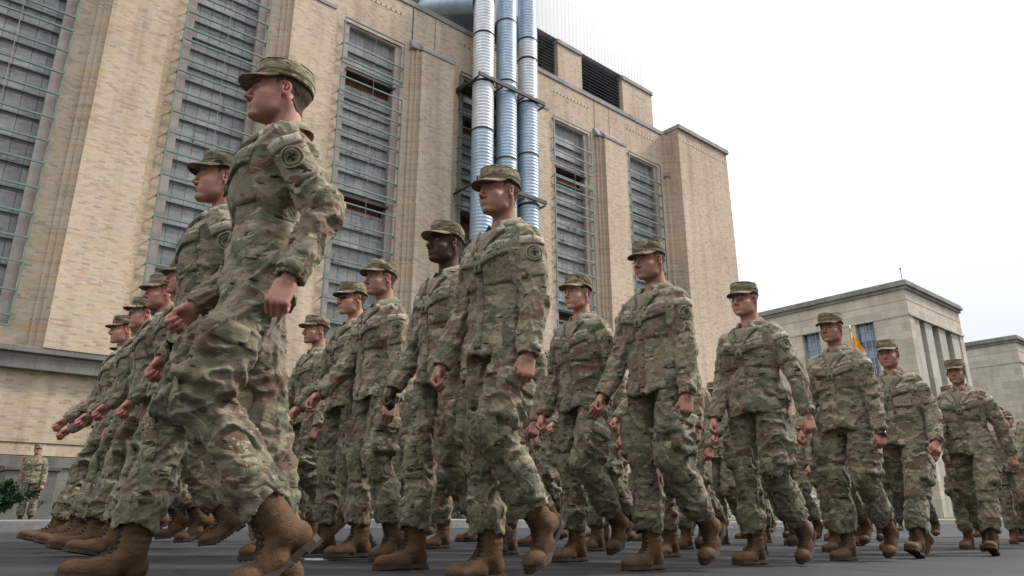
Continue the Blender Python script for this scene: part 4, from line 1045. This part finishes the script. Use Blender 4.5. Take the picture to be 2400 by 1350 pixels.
    if det>1:
        hm_=MB(); me=np_mesh('hair',hrP@A3.T+t3,hrQ); link_mesh('hair',me,e,M_hair)
        for s in (1,-1):
            n=14; c=Vector((.0728,s*.0318,-.001)); V=[];F=[]
            for i in range(n+1):
                for j in range(n):
                    a=math.pi*i/n; b=2*math.pi*j/n; V.append(hp@(c+Vector((math.cos(a),math.sin(a)*math.cos(b),math.sin(a)*math.sin(b)))*.0148))
            for i in range(n):
                for j in range(n): F.append((i*n+j,(i+1)*n+j,(i+1)*n+(j+1)%n,i*n+(j+1)%n))
            me=bpy.data.meshes.new('eye'); me.from_pydata([tuple(v) for v in V],[],F); me.materials.append(M_eye); me.materials.append(M_iris)
            lc=hp@c; gd=(hp.to_3x3()@Vector((1,0,0))).normalized()
            for pl in me.polygons: pl.use_smooth=True; pl.material_index=1 if (pl.center-lc).normalized().dot(gd)>.86 else 0
            link_mesh('eye',me,e)
    top=float(hp.translation.z)+p.get('hs',.93)*.124; k_=scale*1.85/top if scale<1.2 else scale/top
    e.scale=(k_,)*3; hx,hy=float(hp.translation.x)*k_,float(hp.translation.y)*k_; a_=R(heading); q_=1+.075/math.hypot(x,y); x=x*q_-.026*math.cos(a_); y=y*q_-.026*math.sin(a_)
    e.location.x=x-hx*math.cos(a_)+hy*math.sin(a_); e.location.y=y-hx*math.sin(a_)-hy*math.cos(a_); e.location.z=gh(e.location.x,e.location.y)+dz
    # cap
    cp=bpy.data.objects.new('patrol_cap',CAPS[seed%3]); COL.objects.link(cp); cp.parent=e
    cp.matrix_local=hp@Matrix.Translation((.0,0,.046))@Matrix.Rotation(R(1+3*math.sin(seed*2.7)),4,'Y')@Matrix.Diagonal((1.0,1.0,.93,1))
    if det>1:
        sm=bpy.data.objects.new('seam',SEAM); COL.objects.link(sm); sm.parent=cp
    # boots
    for s,(hip,kn,an),fa,bd in ((1,L,p['lf'],bl),(-1,Rr,p['rf'],br)):
        objs=[bpy.data.objects.new(n_,m_) for n_,m_ in zip(('boot','sole','laces'),BOOTS[bd])]
        for i,o in enumerate(objs):
            if i==2 and det<2: continue
            COL.objects.link(o); o.parent=e if i==0 else objs[0]
        objs[0].matrix_local=Matrix.Translation(Vector(an))@Matrix.Rotation(R(s*5),4,'Z')@Matrix.Rotation(R(-fa),4,'Y')@Matrix.Scale(.90,4)
    if det<2: return e
    # ---- collar, undershirt, flaps, tapes
    m=MB(); n=26; cu=T(.0,0,.455)
    def ring(c,rx,ry,z,a0,a1,tilt,n=n):
        return [Vector(c+Fd*(rx*math.cos(a))+Yv*(ry*math.sin(a))+U*(z+tilt*(-math.cos(a)))) for a in [a0+(a1-a0)*i/n for i in range(n+1)]]
    a0,a1=R(24),R(336)
    r0=ring(T(-.022,0,.47),.078,.080,.015,a0,a1,.034); r1=ring(T(-.028,0,.47),.069,.070,.056,a0,a1,.026); r2=ring(T(-.026,0,.47),.094,.112,.012,a0-R(4),a1+R(4),.040); r1b=ring(T(-.028,0,.47),.074,.076,.058,a0,a1,.026)
    rows=[r0,r1,r1b,r2]; V=[v for r_ in rows for v in r_]; k1=n+1
    F=[(i*k1+j,i*k1+j+1,(i+1)*k1+j+1,(i+1)*k1+j) for i in range(3) for j in range(n)]
    me=bpy.data.meshes.new('collar'); me.from_pydata([tuple(v) for v in V],[],F); me.update(); me.polygons.foreach_set('use_smooth',[True]*len(F))
    o=link_mesh('collar',me,e,M_camo); md=o.modifiers.new('thick','SOLIDIFY'); md.thickness=.004
    r0=ring(T(-.018,0,.46),.066,.066,-.04,0,2*math.pi,.02); r1=ring(T(-.024,0,.46),.063,.064,.018,0,2*math.pi,.016)
    me=bpy.data.meshes.new('undershirt'); me.from_pydata([tuple(v) for v in r0+r1],[],[(j,j+1,k1+j+1,k1+j) for j in range(n)]); me.update(); o=link_mesh('undershirt',me,e,M_shirt); md=o.modifiers.new('thick','SOLIDIFY'); md.thickness=.005
    nf=Vector(Fd)
    sl=lambda sg:(lambda u,v,w,h:(u*w,v*h+sg*u*.030))
    vneck=lambda u,v,w,h:(u*w*(v+.5),v*h)
    patch_obj('neckline',e,M_shirt,bjk,T(.1,0,.415),Fd*.85+U*.5,U,.125,.115,.003,6,6,.003,vneck)
    for s in (1,-1): patch_obj('lapel',e,M_flap,bjk,T(.09,s*.060,.410),Fd*.8+U*.55+Yv*s*.2,U+Yv*s*.50,.054,.135,.010,4,8,.007,lambda u,v,w,h,s=s:(u*w*(.75+.5*v)+s*.0,v*h-u*s*.02))
    patch_obj('zip_placket',e,M_camo,bjk,T(.13,-.004,.145),Fd,U,.042,.43,.003,2,22,.003)
    for s in (1,-1):
        patch_obj('chest_pocket',e,M_camo,bjk,T(.13,s*.092,.265),Fd+Yv*s*.25,U,.125,.135,.001,8,8,.003)
        patch_obj('pocket_flap',e,M_flap,bjk,T(.13,s*.092,.325),Fd+Yv*s*.25,U,.135,.048,.008,8,3,.006,sl(s*1.0))
        tp=patch_obj('service_tape' if s>0 else 'name_tape',e,M_tape,bjk,T(.13,s*.090,.362),Fd+Yv*s*.25,U+Yv*s*.0,.128,.026,.006,8,2,.003,sl(s*1.0*.9))
        if s>0: 
            rtv=Vector(U).cross(Vector(Fd+Yv*.25).normalized()); text_on(tp,bjk,'U.S. ARMY',T(.13,s*.090,.362),Fd+Yv*.25,Vector(U)-rtv*.22,.105,.011)
    if rank:
        rk=patch_obj('rank_patch',e,M_patch,bjk,T(.13,0,.285),Fd,U,.048,.052,.009,3,3,.004)
        patch_obj('rank_bar',rk,M_thread,bjk,T(.13,0,.285),Fd,U,.010,.022,.0135,1,2,.002)
    for s,k in ((1,'l'),(-1,'r')):
        sh,el,wr,d2=arms[k]; du=(el-sh)/np.linalg.norm(el-sh); outn=np.array([0,s*1.,0])-du*(s*du[1]); outn=outn/np.linalg.norm(outn); nn=outn*.85+Fd*.5
        nn=nn-du*(nn@du); upv=-du; ofs=nn*.06
        if det>=2:
            patch_obj('sleeve_pocket',e,M_camo,bjk,sh+du*.125+(outn*.85+Fd*.5)*.06,nn,upv,.110,.175,.001,8,10,.003)
        if s>0:
            if tab:
                tb=patch_obj('unit_tab',e,M_tape,bjk,sh+du*.048+ofs,nn,upv,.108,.040,.006,8,3,.004); text_on(tb,bjk,tab[1],sh+du*.054+ofs,nn,upv,.078,.0125); text_on(tb,bjk,tab[0],sh+du*.036+ofs,nn,upv,.010,.0125)
            pa=patch_obj('unit_patch',e,M_patch,bjk,sh+du*.115+ofs,nn,upv,.072,.072,.006,10,10,.004,'disc')
            rg=[];c0=sh+du*.115+ofs
            nrm=Vector(nn).normalized(); u_=(Vector(upv)-nrm*Vector(upv).dot(nrm)).normalized(); r_=u_.cross(nrm)
            def onp(px_,py_,off=.012):
                q=Vector(c0)+r_*px_+u_*py_; h_=bjk.ray_cast(q+nrm*.12,-nrm,.3); return (h_[0] if h_[0] else q)+nrm*off
            m=MB()
            for rad,rr in ((.0345,.0016),(.0225,.0010)): m.tube([onp(rad*math.cos(R(a)),rad*math.sin(R(a))) for a in range(0,361,15)],rr,5,False)
            m.build('embroidered_ring',M_patchring,pa,True)
            m=MB(); m.tube([onp(0,y_*.001) for y_ in (-14,-5,5,15)],[.0012,.0034,.0026,.001],5)
            for a in (25,155): m.tube([onp(0,.002),onp(.009*math.cos(R(a)),.006),onp(.016*math.cos(R(a)),.001)],[.003,.002,.0008],5)
            for a in (235,305): m.tube([onp(0,-.006),onp(.011*math.cos(R(a)),.011*math.sin(R(a)))],[.002,.001],5)
            for a in range(20,170,16): m.tube([onp(.0265*math.cos(R(a)),.0265*math.sin(R(a))),onp(.031*math.cos(R(a)),.031*math.sin(R(a)))],.0011,4)
            for a in range(200,350,16): m.tube([onp(.0265*math.cos(R(a)),.0265*math.sin(R(a))),onp(.031*math.cos(R(a)),.031*math.sin(R(a)))],.0011,4)
            m.build('embroidery',M_thread,pa,True)
        # cuff tab
        thv=np.cross(d2,[0,1,0])
        patch_obj('cuff_tab',e,M_flap,bjk,wr-d2*.03+outn*.04,outn,-d2,.05,.026,.004,5,2,.003)
    for s in (1,-1):
        hm,d,c,td,fr=hem[s]; kn=(L if s>0 else Rr)[1]; an=(L if s>0 else Rr)[2]
        patch_obj('cargo_flap',e,M_flap,btr,c-td*.066+Yv*s*.02,Yv*s+Fd*.1,-td,.155,.060,.004,8,4,.004)
        dd=(an-kn)/np.linalg.norm(an-kn); fk=np.cross([0,1,0],(td+dd)/2); fk=fk if fk[0]>0 else -fk
        patch_obj('knee_patch',e,M_knee,btr,kn+fk*.04+dd*.02,fk,-(td+dd),.135,.21,.0015,8,10,.003)
        patch_obj('calf_pocket',e,M_flap,btr,kn+dd*.20+Yv*s*.06,Yv*s,-dd,.10,.13,.001,6,6,.003)
    if watch:
        sh,el,wr,d2=arms['l']; m=MB(); w0=Vector(wr+d2*.012); 
        a_=Vector(d2).cross(Vector((1,0,0))).normalized(); b_=Vector(d2).cross(a_)
        m.tube([w0+(a_*math.cos(R(t))*.029+b_*math.sin(R(t))*.033) for t in range(0,361,20)],.0065,6,False); o=m.build('wristwatch',M_watch,e,True)
        m=MB(); q=w0+Vector((0,1,0))*.031; m.tube([q,q+Vector((0,1,0))*.010],.021,16); m.build('watch_case',M_watch,o,True)
    if shades:
        m=MB(); fm=MB()
        for s in (1,-1):
            pts_=[];
            for i in range(9):
                u=i/8; yy=s*(.006+.056*u); xx=.1075-.022*u**2.2
                for vv in (.016,-.020): pts_.append(hp@Vector((xx-.004*(vv<0),yy,vv*(1-.25*u)-.001)))
            k_=len(m.v); m.v+=[tuple(q) for q in pts_]; m.f+=[(k_+2*i,k_+2*i+1,k_+2*i+3,k_+2*i+2) for i in range(8)]
            fm.tube([hp@Vector((.087,s*.062,.010)),hp@Vector((.045,s*.082,.008)),hp@Vector((-.010,s*.086,.004)),hp@Vector((-.025,s*.082,-.012))],.0026,5)
            fm.tube([hp@Vector((.1075-.022*(i/8)**2.2,s*(.006+.056*i/8),.016*(1-.25*i/8))) for i in range(9)],.0022,5)
            if shades=='clear': fm.tube([hp@Vector((.1035-.022*(i/8)**2.2,s*(.006+.056*i/8),-.020*(1-.25*i/8)-.001)) for i in range(9)],.0012,5)
        fm.tube([hp@Vector((.107,-.007,.010)),hp@Vector((.109,0,.012)),hp@Vector((.107,.007,.010))],.0022,5)
        o=fm.build('glasses',M_frame,e,True); l_=m.build('lens',M_glasses if shades=='dark' else M_clearlens,o,True); md=l_.modifiers.new('t','SOLIDIFY'); md.thickness=.0015
    return e
HD=180+41       # heading: along the road, towards the camera and to the left
# ------------------------------------------------------------------ the formation
def jit(seed,**kw):
    r=random.Random(seed); q={k:MARCH[k]+r.uniform(-3,3) for k in ('lt','lk','rt','ls','le','rs','re','la','ra')}; q.update(kw); return q
B_=('B','COMPANY'); A_=('A','COMPANY')
soldier('tallest and nearest soldier, striding left with his near fist at hip height',-0.86,2.23,HD-14,1.005,
        jit(1,lt=19,lk=54,lf=-40,rt=-8,rk=4,rf=-4,ls=-27,le=48,la=15,rs=1,re=42,ra=10,lean=0,pitch=4,lrot=30,girth=.86),'a','red',3,1,B_)
soldier('soldier half behind the tallest one, his chin up and his right fist swung far forward',-1.32,2.87,HD-9,0.984,
        jit(2,lt=13,lk=4,lf=6,rt=-14,rk=26,rf=-34,ls=-20,le=20,rs=-4,re=34,lean=1,pitch=3),'c','red',3,2,A_)
soldier('slim tanned soldier in front of the ribbed ducts, arms hanging and left boot lifted',-0.08,3.0,HD+3,0.995,
        jit(3,lt=20,lk=58,lf=-52,rt=1,rk=4,ls=2,le=12,la=9,rs=4,re=18,ra=13,yaw=-2,girth=.96),'a','tan',3,3,B_)
soldier('dark skinned soldier with chin raised, left of the slim soldier by the ducts',-0.39,3.66,HD+1,0.989,
        jit(4,lt=4,lk=42,lf=-44,rt=8,rk=4,rf=0,ls=-4,le=16,rs=6,re=20,girth=.98,pitch=3),'d','dark',2,4,None)
soldier('broad soldier looking left before the tall window next to the building corner',0.78,3.91,HD-1,.995,
        jit(5,lt=10,lk=50,lf=-52,rt=4,rk=4,ls=2,le=10,la=8,rs=8,re=24,yaw=-4,pitch=-4,girth=1.05),'b','tan',2,5,B_)
soldier('soldier with face half hidden by the slim soldier\'s sleeve, fist before his hip',0.41,4.46,HD,0.973,
        jit(6,lt=16,lk=56,lf=-48,rt=2,rk=4,ls=-14,le=52,la=10,rs=6,re=16,girth=.98),'c','light',2,6,None)
soldier('soldier in clear glasses before the last brick corner, left arm swung wide',1.55,4.6,HD-2,.984,
        jit(7,lt=8,lk=44,lf=-50,rt=5,rk=6,ls=-8,le=8,la=20,rs=8,re=18,yaw=-1,pitch=-1,girth=1.06),'e','light',2,7,B_,shades='clear')
soldier('soldier wearing a black wristwatch, below the orange guidon',2.45,5.34,HD-1,.989,
        jit(8,lt=8,lk=46,lf=-48,rt=4,rk=5,ls=0,le=10,la=12,rs=10,re=20,yaw=-2),'a','tan',2,8,B_,watch=True)
soldier('stocky soldier with lowered brow, standing out against the limestone window',3.31,6.18,HD,.989,
        jit(9,lt=24,lk=6,lf=14,rt=-12,rk=24,rf=-34,ls=-4,le=34,la=16,rs=10,re=20,yaw=8,pitch=-6,girth=1.14),'e','red',2,9,B_)
soldier('soldier at the right before the smaller limestone block, toe of his front boot raised',4.28,6.81,HD+2,.973,
        jit(10,lt=22,lk=8,lf=14,rt=-10,rk=26,rf=-34,ls=-12,le=10,la=18,rs=14,re=42,yaw=4,pitch=-3),'c','tan',2,10,B_)
soldier('young soldier in profile left of the dark skinned soldier, mouth closed, left hand open',-0.86,4.31,HD+1,0.989,
        jit(11,lt=6,lk=24,lf=-24,rt=4,rk=6,ls=-2,le=14,la=9,rs=18,re=22,hl='loose',hr='loose'),'b','tan',2,11,B_)
soldier('soldier in dark sunglasses directly behind the young soldier in profile',-1.12,4.68,HD+2,0.973,
        jit(12,lt=4,lk=20,lf=-20,rt=6,rk=6,rs=14,re=22,hl='loose',hr='loose'),'c','light',2,12,None,shades='dark')
soldier('soldier seen only as chin and shoulder behind the hip of the tallest one',-1.61,5.59,HD+1,0.973,jit(13,rs=16,re=20),'a','tan',2,13,None)
soldier('soldier almost hidden at the chest of the second man, only his cap brim showing',-2.08,4.24,HD-6,0.973,
        jit(14,lt=17,lk=6,lf=10,rt=-16,rk=24,rf=-34,rs=6,re=28),'b','red',2,14,None)
soldier('smiling soldier at the left, third from the left end of the formation',-2.41,4.64,HD-6,0.984,
        jit(15,lt=17,lk=5,lf=10,rt=-16,rk=24,rf=-34,rs=8,re=32),'e','red',2,15,None)
soldier('soldier in thin glasses, second from the left end of the formation',-2.77,5.12,HD-5,0.973,
        jit(16,lt=18,lk=5,lf=12,rt=-17,rk=24,rf=-34,rs=12,re=30),'c','light',2,16,None,shades='clear')
soldier('leftmost soldier of the formation, right hand swung forward over the brick base',-3.18,5.63,HD-4,0.973,
        jit(17,lt=20,lk=5,lf=14,rt=-17,rk=24,rf=-34,rs=20,re=26),'a','light',2,17,None)
# ranks farther in, mostly legs and hands between the men in front
fill=[(1.12,5.25,.97,'soldier hidden between the broad one and the one in clear glasses, boots showing'),
(2.02,6.0,.97,'soldier hidden behind the one in clear glasses, hand showing at his elbow'),
(2.95,6.75,.97,'soldier hidden behind the wristwatch soldier, legs showing beside the stocky one'),
(3.85,7.5,.96,'soldier hidden behind the stocky soldier, trousers showing at his left'),
(0.02,5.15,.97,'soldier hidden behind the slim soldier, a reddish hand showing under his elbow'),
(.72,5.95,.98,'soldier whose ear shows right of the half hidden face'),
(1.62,6.7,.96,'soldier hidden in the fourth file, shins showing right of the broad soldier'),
(-.52,5.85,.96,'soldier hidden behind the dark skinned soldier, bright boot showing at his heel'),
(.25,6.6,.96,'soldier hidden deep in the ranks, boots showing under the slim soldier\'s lifted boot'),
(5.25,8.55,.96,'soldier hidden behind the man at the right, pale trousers showing at his knee'),
(4.85,7.9,.94,'soldier hidden between the two right-hand men, boots showing on the asphalt'),
(3.2,8.4,.95,'soldier hidden behind the wristwatch soldier\'s lifted boot'),
(-3.5,6.3,.95,'soldier hidden beyond the left end, only trousers showing behind the leftmost man'),
(-3.05,6.6,.95,'soldier hidden beyond the man in thin glasses, only trousers showing')]
for n_,(x,y,w_) in enumerate([(.95,7.3,'fifth file, shins showing left of the broad soldier'),(2.3,8.1,'fifth file, boots between the clear glasses and the wristwatch man'),(3.1,9.0,'fifth file, trousers showing left of the wristwatch man'),
    (-.95,6.6,'fifth file, boots showing left of the dark skinned soldier'),(-.35,7.4,'fifth file, boots showing under the slim soldier'),(5.6,10.3,'fifth file, boots showing right of the stocky soldier'),(1.55,8.7,'sixth file, hand showing right of the broad soldier'),(4.4,10.2,'sixth file, shins showing left of the stocky soldier'),
    (6.3,8.6,'second file, trousers showing right of the last near man'),(7.4,9.4,'nearest file, far back at the right edge'),(.4,8.2,'sixth file, boots showing under the half hidden face'),(-1.9,7.0,'sixth file, trousers showing left of the sunglasses'),(2.2,10.1,'seventh file, shins right of the broad soldier'),(3.3,10.6,'seventh file, shins left of the wristwatch man'),(5.0,11.6,'seventh file, boots right of the wristwatch man'),(1.2,10.0,'seventh file, boots left of the broad soldier'),(6.2,11.4,'sixth file, boots left of the rightmost near man'),(2.9,12.0,'eighth file, between the broad soldier and the clear glasses'),(4.1,12.4,'eighth file, behind the boots of the wristwatch man'),(7.9,12.6,'sixth file, right of the rightmost near man')]):
    fill.append((x,y,.96,'soldier hidden in the '+w_))
for i,(x,y,sc_,lb_) in enumerate(fill):
    po=jit(30+i) if x>-2 else jit(30+i,lt=25,lk=6,lf=10,rt=-15,rk=24,rf=-34)
    soldier(lb_,x,y,HD+1,sc_,po,'abce'[i%4],['tan','red','light'][i%3],1,30+i,None)
soldier('distant soldier near the right edge, cap level with the marching men\'s belts',7.15,10.4,HD+12,.97,jit(51),'b','red',2,51,None)
soldier('distant soldier cut off by the right edge of the photo',8.15,11.5,HD+12,.97,jit(52),'c','tan',1,52,None)
soldier('distant soldier partly behind the one near the right edge, arms down',6.5,9.6,HD+12,.95,jit(53),'a','tan',1,53,None)
g_=soldier('soldier hidden behind the wristwatch soldier, carrying the guidon pole',4.02,8.55,HD+8,.97,jit(54,rs=30,re=60),'b','tan',1,54,None)
s_=soldier('soldier standing on the grass at far left, red and white shoulder patch',-11.3,17.35,R(0)+290,.985,dict(STAND,yaw=20),'b','red',2,60,None,group=None)
M_red=simple('red_patch_cloth',(.55,.05,.045),.8); M_whitec=simple('white_cloth',(.75,.74,.72),.8,0,.05)
m=MB(); m.box(-.05,.05,-.262,-.236,1.36,1.46); m.build('shoulder_patch',M_red,s_,bevel=.006); m=MB(); m.box(-.035,.035,-.268,-.262,1.395,1.425); m.build('patch_stripe',M_whitec,s_)
# guidon
M_flag=simple('orange_guidon_cloth',(.80,.36,.03),.8,0,.15,9); M_pole=simple('flag_pole',(.32,.20,.10),.5)
fl=empty('guidon','orange yellow guidon on a thin pole rising behind the wristwatch soldier','flag',(4.13,8.45,gh(4,8)),R(10))
MB().tube([(0,0,.9),(0,0,2.48)],.010,8).build('pole',M_pole,fl,True)
m=MB(); m.tube([(0,0,2.46),(0,0,2.48),(0,0,2.51),(0,0,2.55)],[.008,.014,.010,.002],8); m.build('finial',simple('brass',(.5,.36,.12),.3,.8),fl,True)
V=[];F=[];n=14
for i in range(n+1):
    for j in range(n+1):
        u,v=i/n,j/n; w=.05+.10*v
        V.append((.012+u*w, .02*math.sin(u*9+v*3)*(.3+v), 2.42-.20*v-.03*u))
for i in range(n):
    for j in range(n): a=i*(n+1)+j; F.append((a,a+1,a+n+2,a+n+1))
o=link_mesh('flag_cloth',np_mesh('flag_cloth',V,F),fl,M_flag); md=o.modifiers.new('t','SOLIDIFY'); md.thickness=.003
# ------------------------------------------------------------------ spectators on the verge (seen only in the gaps)
def civ(label,x,y,hd,shirt,legs,skin='light',shorts=False,sc=.95):
    e=soldier(label,x,y,hd,sc,dict(STAND,rs=20,re=70) if shirt[0]>.5 else STAND,'c',skin,1,int(x*10)%7+70,None,group='spectators behind the marching men',cat='spectator')
    for ch in list(e.children):
        if ch.name.startswith('patrol_cap'): bpy.data.objects.remove(ch)
        elif ch.name.startswith('jacket'): ch.name='shirt'; ch.data.materials[0]=simple('shirt_cloth',shirt,.9)
        elif ch.name.startswith('trousers'): ch.data.materials[0]=simple('trouser_cloth',legs,.9)
    return e
civ('spectator in a white shirt behind the broad soldier\'s lifted boot',8.3,17.2,230,(.7,.7,.7),(.05,.06,.10))
civ('spectator in navy shorts seen between the broad soldier and the one in glasses',6.0,18.2,200,(.45,.12,.12),(.015,.02,.05))
civ('spectator in a pink top left of the soldier in glasses',6.7,17.9,215,(.6,.25,.22),(.06,.06,.07))
civ('spectator in a blue top seen left of the wristwatch soldier\'s legs',9.2,17.6,225,(.08,.16,.40),(.03,.03,.035),'tan')
civ('spectator in pale blue trousers left of the broad soldier',3.6,18.4,200,(.5,.5,.5),(.25,.38,.55))
# ------------------------------------------------------------------ plants
def leaf_mat(name,a,b):
    t=NT(name); g=t.node('ShaderNodeNewGeometry'); r=t.ramp(g.outputs['Random Per Island'],[(0,a),(1,b)]); return t.out(r,.6,0,None,.3)
M_leaf=leaf_mat('hedge_leaf',(.025,.055,.018),(.070,.12,.036)); M_pine=leaf_mat('dark_needles',(.008,.024,.011),(.024,.055,.022)); M_bark=simple('bark',(.09,.065,.05),.9,0,.4,30,.5)
def leaves(blobs,n,size,seed,up=.3):
    r=np.random.RandomState(seed); V=[];F=[]
    for (cx,cy,cz,rx,ry,rz) in blobs:
        for _ in range(n):
            d=r.normal(size=3); d/=np.linalg.norm(d); q=r.uniform(.45,1.0)**.5; p=np.array([cx,cy,cz])+d*q*np.array([rx,ry,rz])
            a=r.normal(size=3); a[2]+=up; a/=np.linalg.norm(a); b=np.cross(a,r.normal(size=3)); b/=np.linalg.norm(b)+1e-9; s=size*r.uniform(.6,1.4)
            i=len(V); V+=[p-b*s*.3,p+a*s*.5-b*s*.25,p+a*s,p+b*s*.3+a*s*.5]; F.append((i,i+1,i+2,i+3))
    return np_mesh('leaves',np.array(V),np.array(F),False)
def hedge(label,x0,x1,y,h,seed,wx=.45):
    c=L2W((x0+x1)/2,y); e=empty('hedge',label,'hedge',(c.x,c.y,gh(c.x,c.y)+.1),FA); r=random.Random(seed); bl=[]; x=-(x1-x0)/2
    while x<(x1-x0)/2: bl.append((x,r.uniform(-.1,.1),h*.5,.42,wx,h*.55*r.uniform(.85,1.1))); x+=.45
    link_mesh('foliage',leaves(bl,260,.075,seed),e,M_leaf)
    m=MB()
    for b in bl[::3]: m.tube([(b[0],0,0),(b[0]+.1,.05,h*.5)],[.03,.012],6)
    m.build('stems',M_bark,e)
hedge('clipped hedge across the verge, seen under the marching men',12,24,-8.2,.62,3); hedge('clipped hedge farther right along the verge',25,40,-8.2,.66,4); hedge('clipped hedge to the left of the ducts',6,11.5,-8.2,.4,5)
def shrub(label,x,y,h,seed,spread=.8):
    e=empty('conifer_shrub',label,'shrub',(x,y,gh(x,y)+.1)); r=random.Random(seed); bl=[];m=MB()
    for i in range(16):
        a=r.uniform(0,6.28); el=r.uniform(.25,1.2); L=h*r.uniform(.6,1.1)
        p=[Vector((0,0,.1)),Vector((math.cos(a)*L*.45*spread*math.cos(el),math.sin(a)*L*.45*spread*math.cos(el),.1+L*.5*math.sin(el))),Vector((math.cos(a)*L*spread*math.cos(el),math.sin(a)*L*spread*math.cos(el),.12+L*math.sin(el)*.95))]
        m.tube(p,[.03,.018,.006],5)
        for k in range(7):
            t=k/6; q=p[1].lerp(p[2],t) if k>1 else p[0].lerp(p[1],.6+.2*k); bl.append((q.x,q.y,q.z,.13*(1.2-t*.7),.13*(1.2-t*.7),.09))
    link_mesh('foliage',leaves(bl,60,.075,seed,.8),e,M_pine); m.build('branches',M_bark,e)
shrub('dark spreading conifer shrub at the far left edge',-11.45,16.2,.95,8,.95)
shrub('low dark shrub behind the standing soldier',-10.3,17.9,.6,9,1.0); shrub('low dark shrub left of the leftmost marching man',-11.9,18.6,.55,10)
shrub('small shrub between the standing soldier and the marching men',-9.0,17.6,.5,11)
# entrance block of dark grey stone at the foot of the building
eb=empty('entrance_block','grey stone cheek block of the steps beside the conifer shrub','steps',L2W(2.7,-1.7),FA)
m=MB(); m.box(-.55,.55,-.9,1.5,-.1,1.32); m.build('block',M_base,eb,bevel=.02); MB().box(-.6,.6,-.95,1.5,1.322,1.42).build('capstone',M_stone,eb,bevel=.01)
for i in range(4): MB().box(-2.6,-.56,-.9+.35*i,-.9+.35*(i+1)-.002,-.1,.16*(i+1)).build('step',M_base,eb)
# low pale wall farther right
lw=empty('terrace_wall','low pale terrace wall behind the spectators','wall',L2W(24,-4.0),FA)
MB().box(-9,16,-.2,.2,-.2,1.12).build('wall_body',M_limepanel,lw); MB().box(-9.1,16.1,-.27,.27,1.122,1.24).build('wall_cap',M_lime,lw,bevel=.01)
# white poles lying on the verge at the far left
for nm_,lb_,p0,p1,r_ in (('barrier_rail','thick white rail lying on the verge at the left edge',(-2.5,-11.95),(1.7,-11.9),.028),('thin_pole','thin white pole leaning on the rail at the left edge',(-.4,-11.3),(1.75,-11.8),.018)):
    a=L2W(*p0);b=L2W(*p1); e=empty(nm_,lb_,'barrier rail',a); m=MB(); m.tube([(0,0,.12 if r_>.02 else .34),(b.x-a.x,b.y-a.y,.12)],r_,8); m.build('rail',M_duct_w,e,True); MB().tube([(b.x-a.x,b.y-a.y,.06),(b.x-a.x,b.y-a.y,.16)],r_*1.4,8).build('end_cap',M_sole,e)

# unseen trees added behind the camera to shade the road side of the marching men
for i,x_ in enumerate((-22,-13,-4,5,14,23)):
    w_=L2W(x_,-31.5-(i%2)*1.2); r=random.Random(90+i)
    e=empty('added_shade_tree','added unseen shade tree behind the camera, %s of its row'%(['leftmost','second from the left','third from the left','third from the right','second from the right','rightmost'][i]),'tree',(w_.x,w_.y,gh(w_.x,w_.y)),r.uniform(0,6),'unseen trees added for shade')
    m=MB(); m.tube([(0,0,-.2),(.03,0,1.2),(.0,.08,2.8),(.1,.1,4.6),(.15,.0,7.5)],[.26,.21,.18,.14,.05],10); bl=[]
    for k in range(9):
        a=k*2.4+r.uniform(-.3,.3); z0=2.6+k*.45; L=3.6-k*.22; q=(math.cos(a)*L,math.sin(a)*L,z0+1.4+r.uniform(-.2,.6)); m.tube([(0.05,.05,z0),(q[0]*.5,q[1]*.5,z0+.9),q],[.09,.06,.02],6)
        bl.append((q[0]*.85,q[1]*.85,q[2],1.7,1.7,1.25))
    bl+=[(0,0,7.6,2.0,2.0,1.5),(.8,-.6,6.0,2.0,2.0,1.4),(-.7,.8,5.2,2.0,1.9,1.3)]
    m.build('trunk',M_bark,e,True); link_mesh('crown',leaves(bl,520,.30,90+i),e,M_leaf)
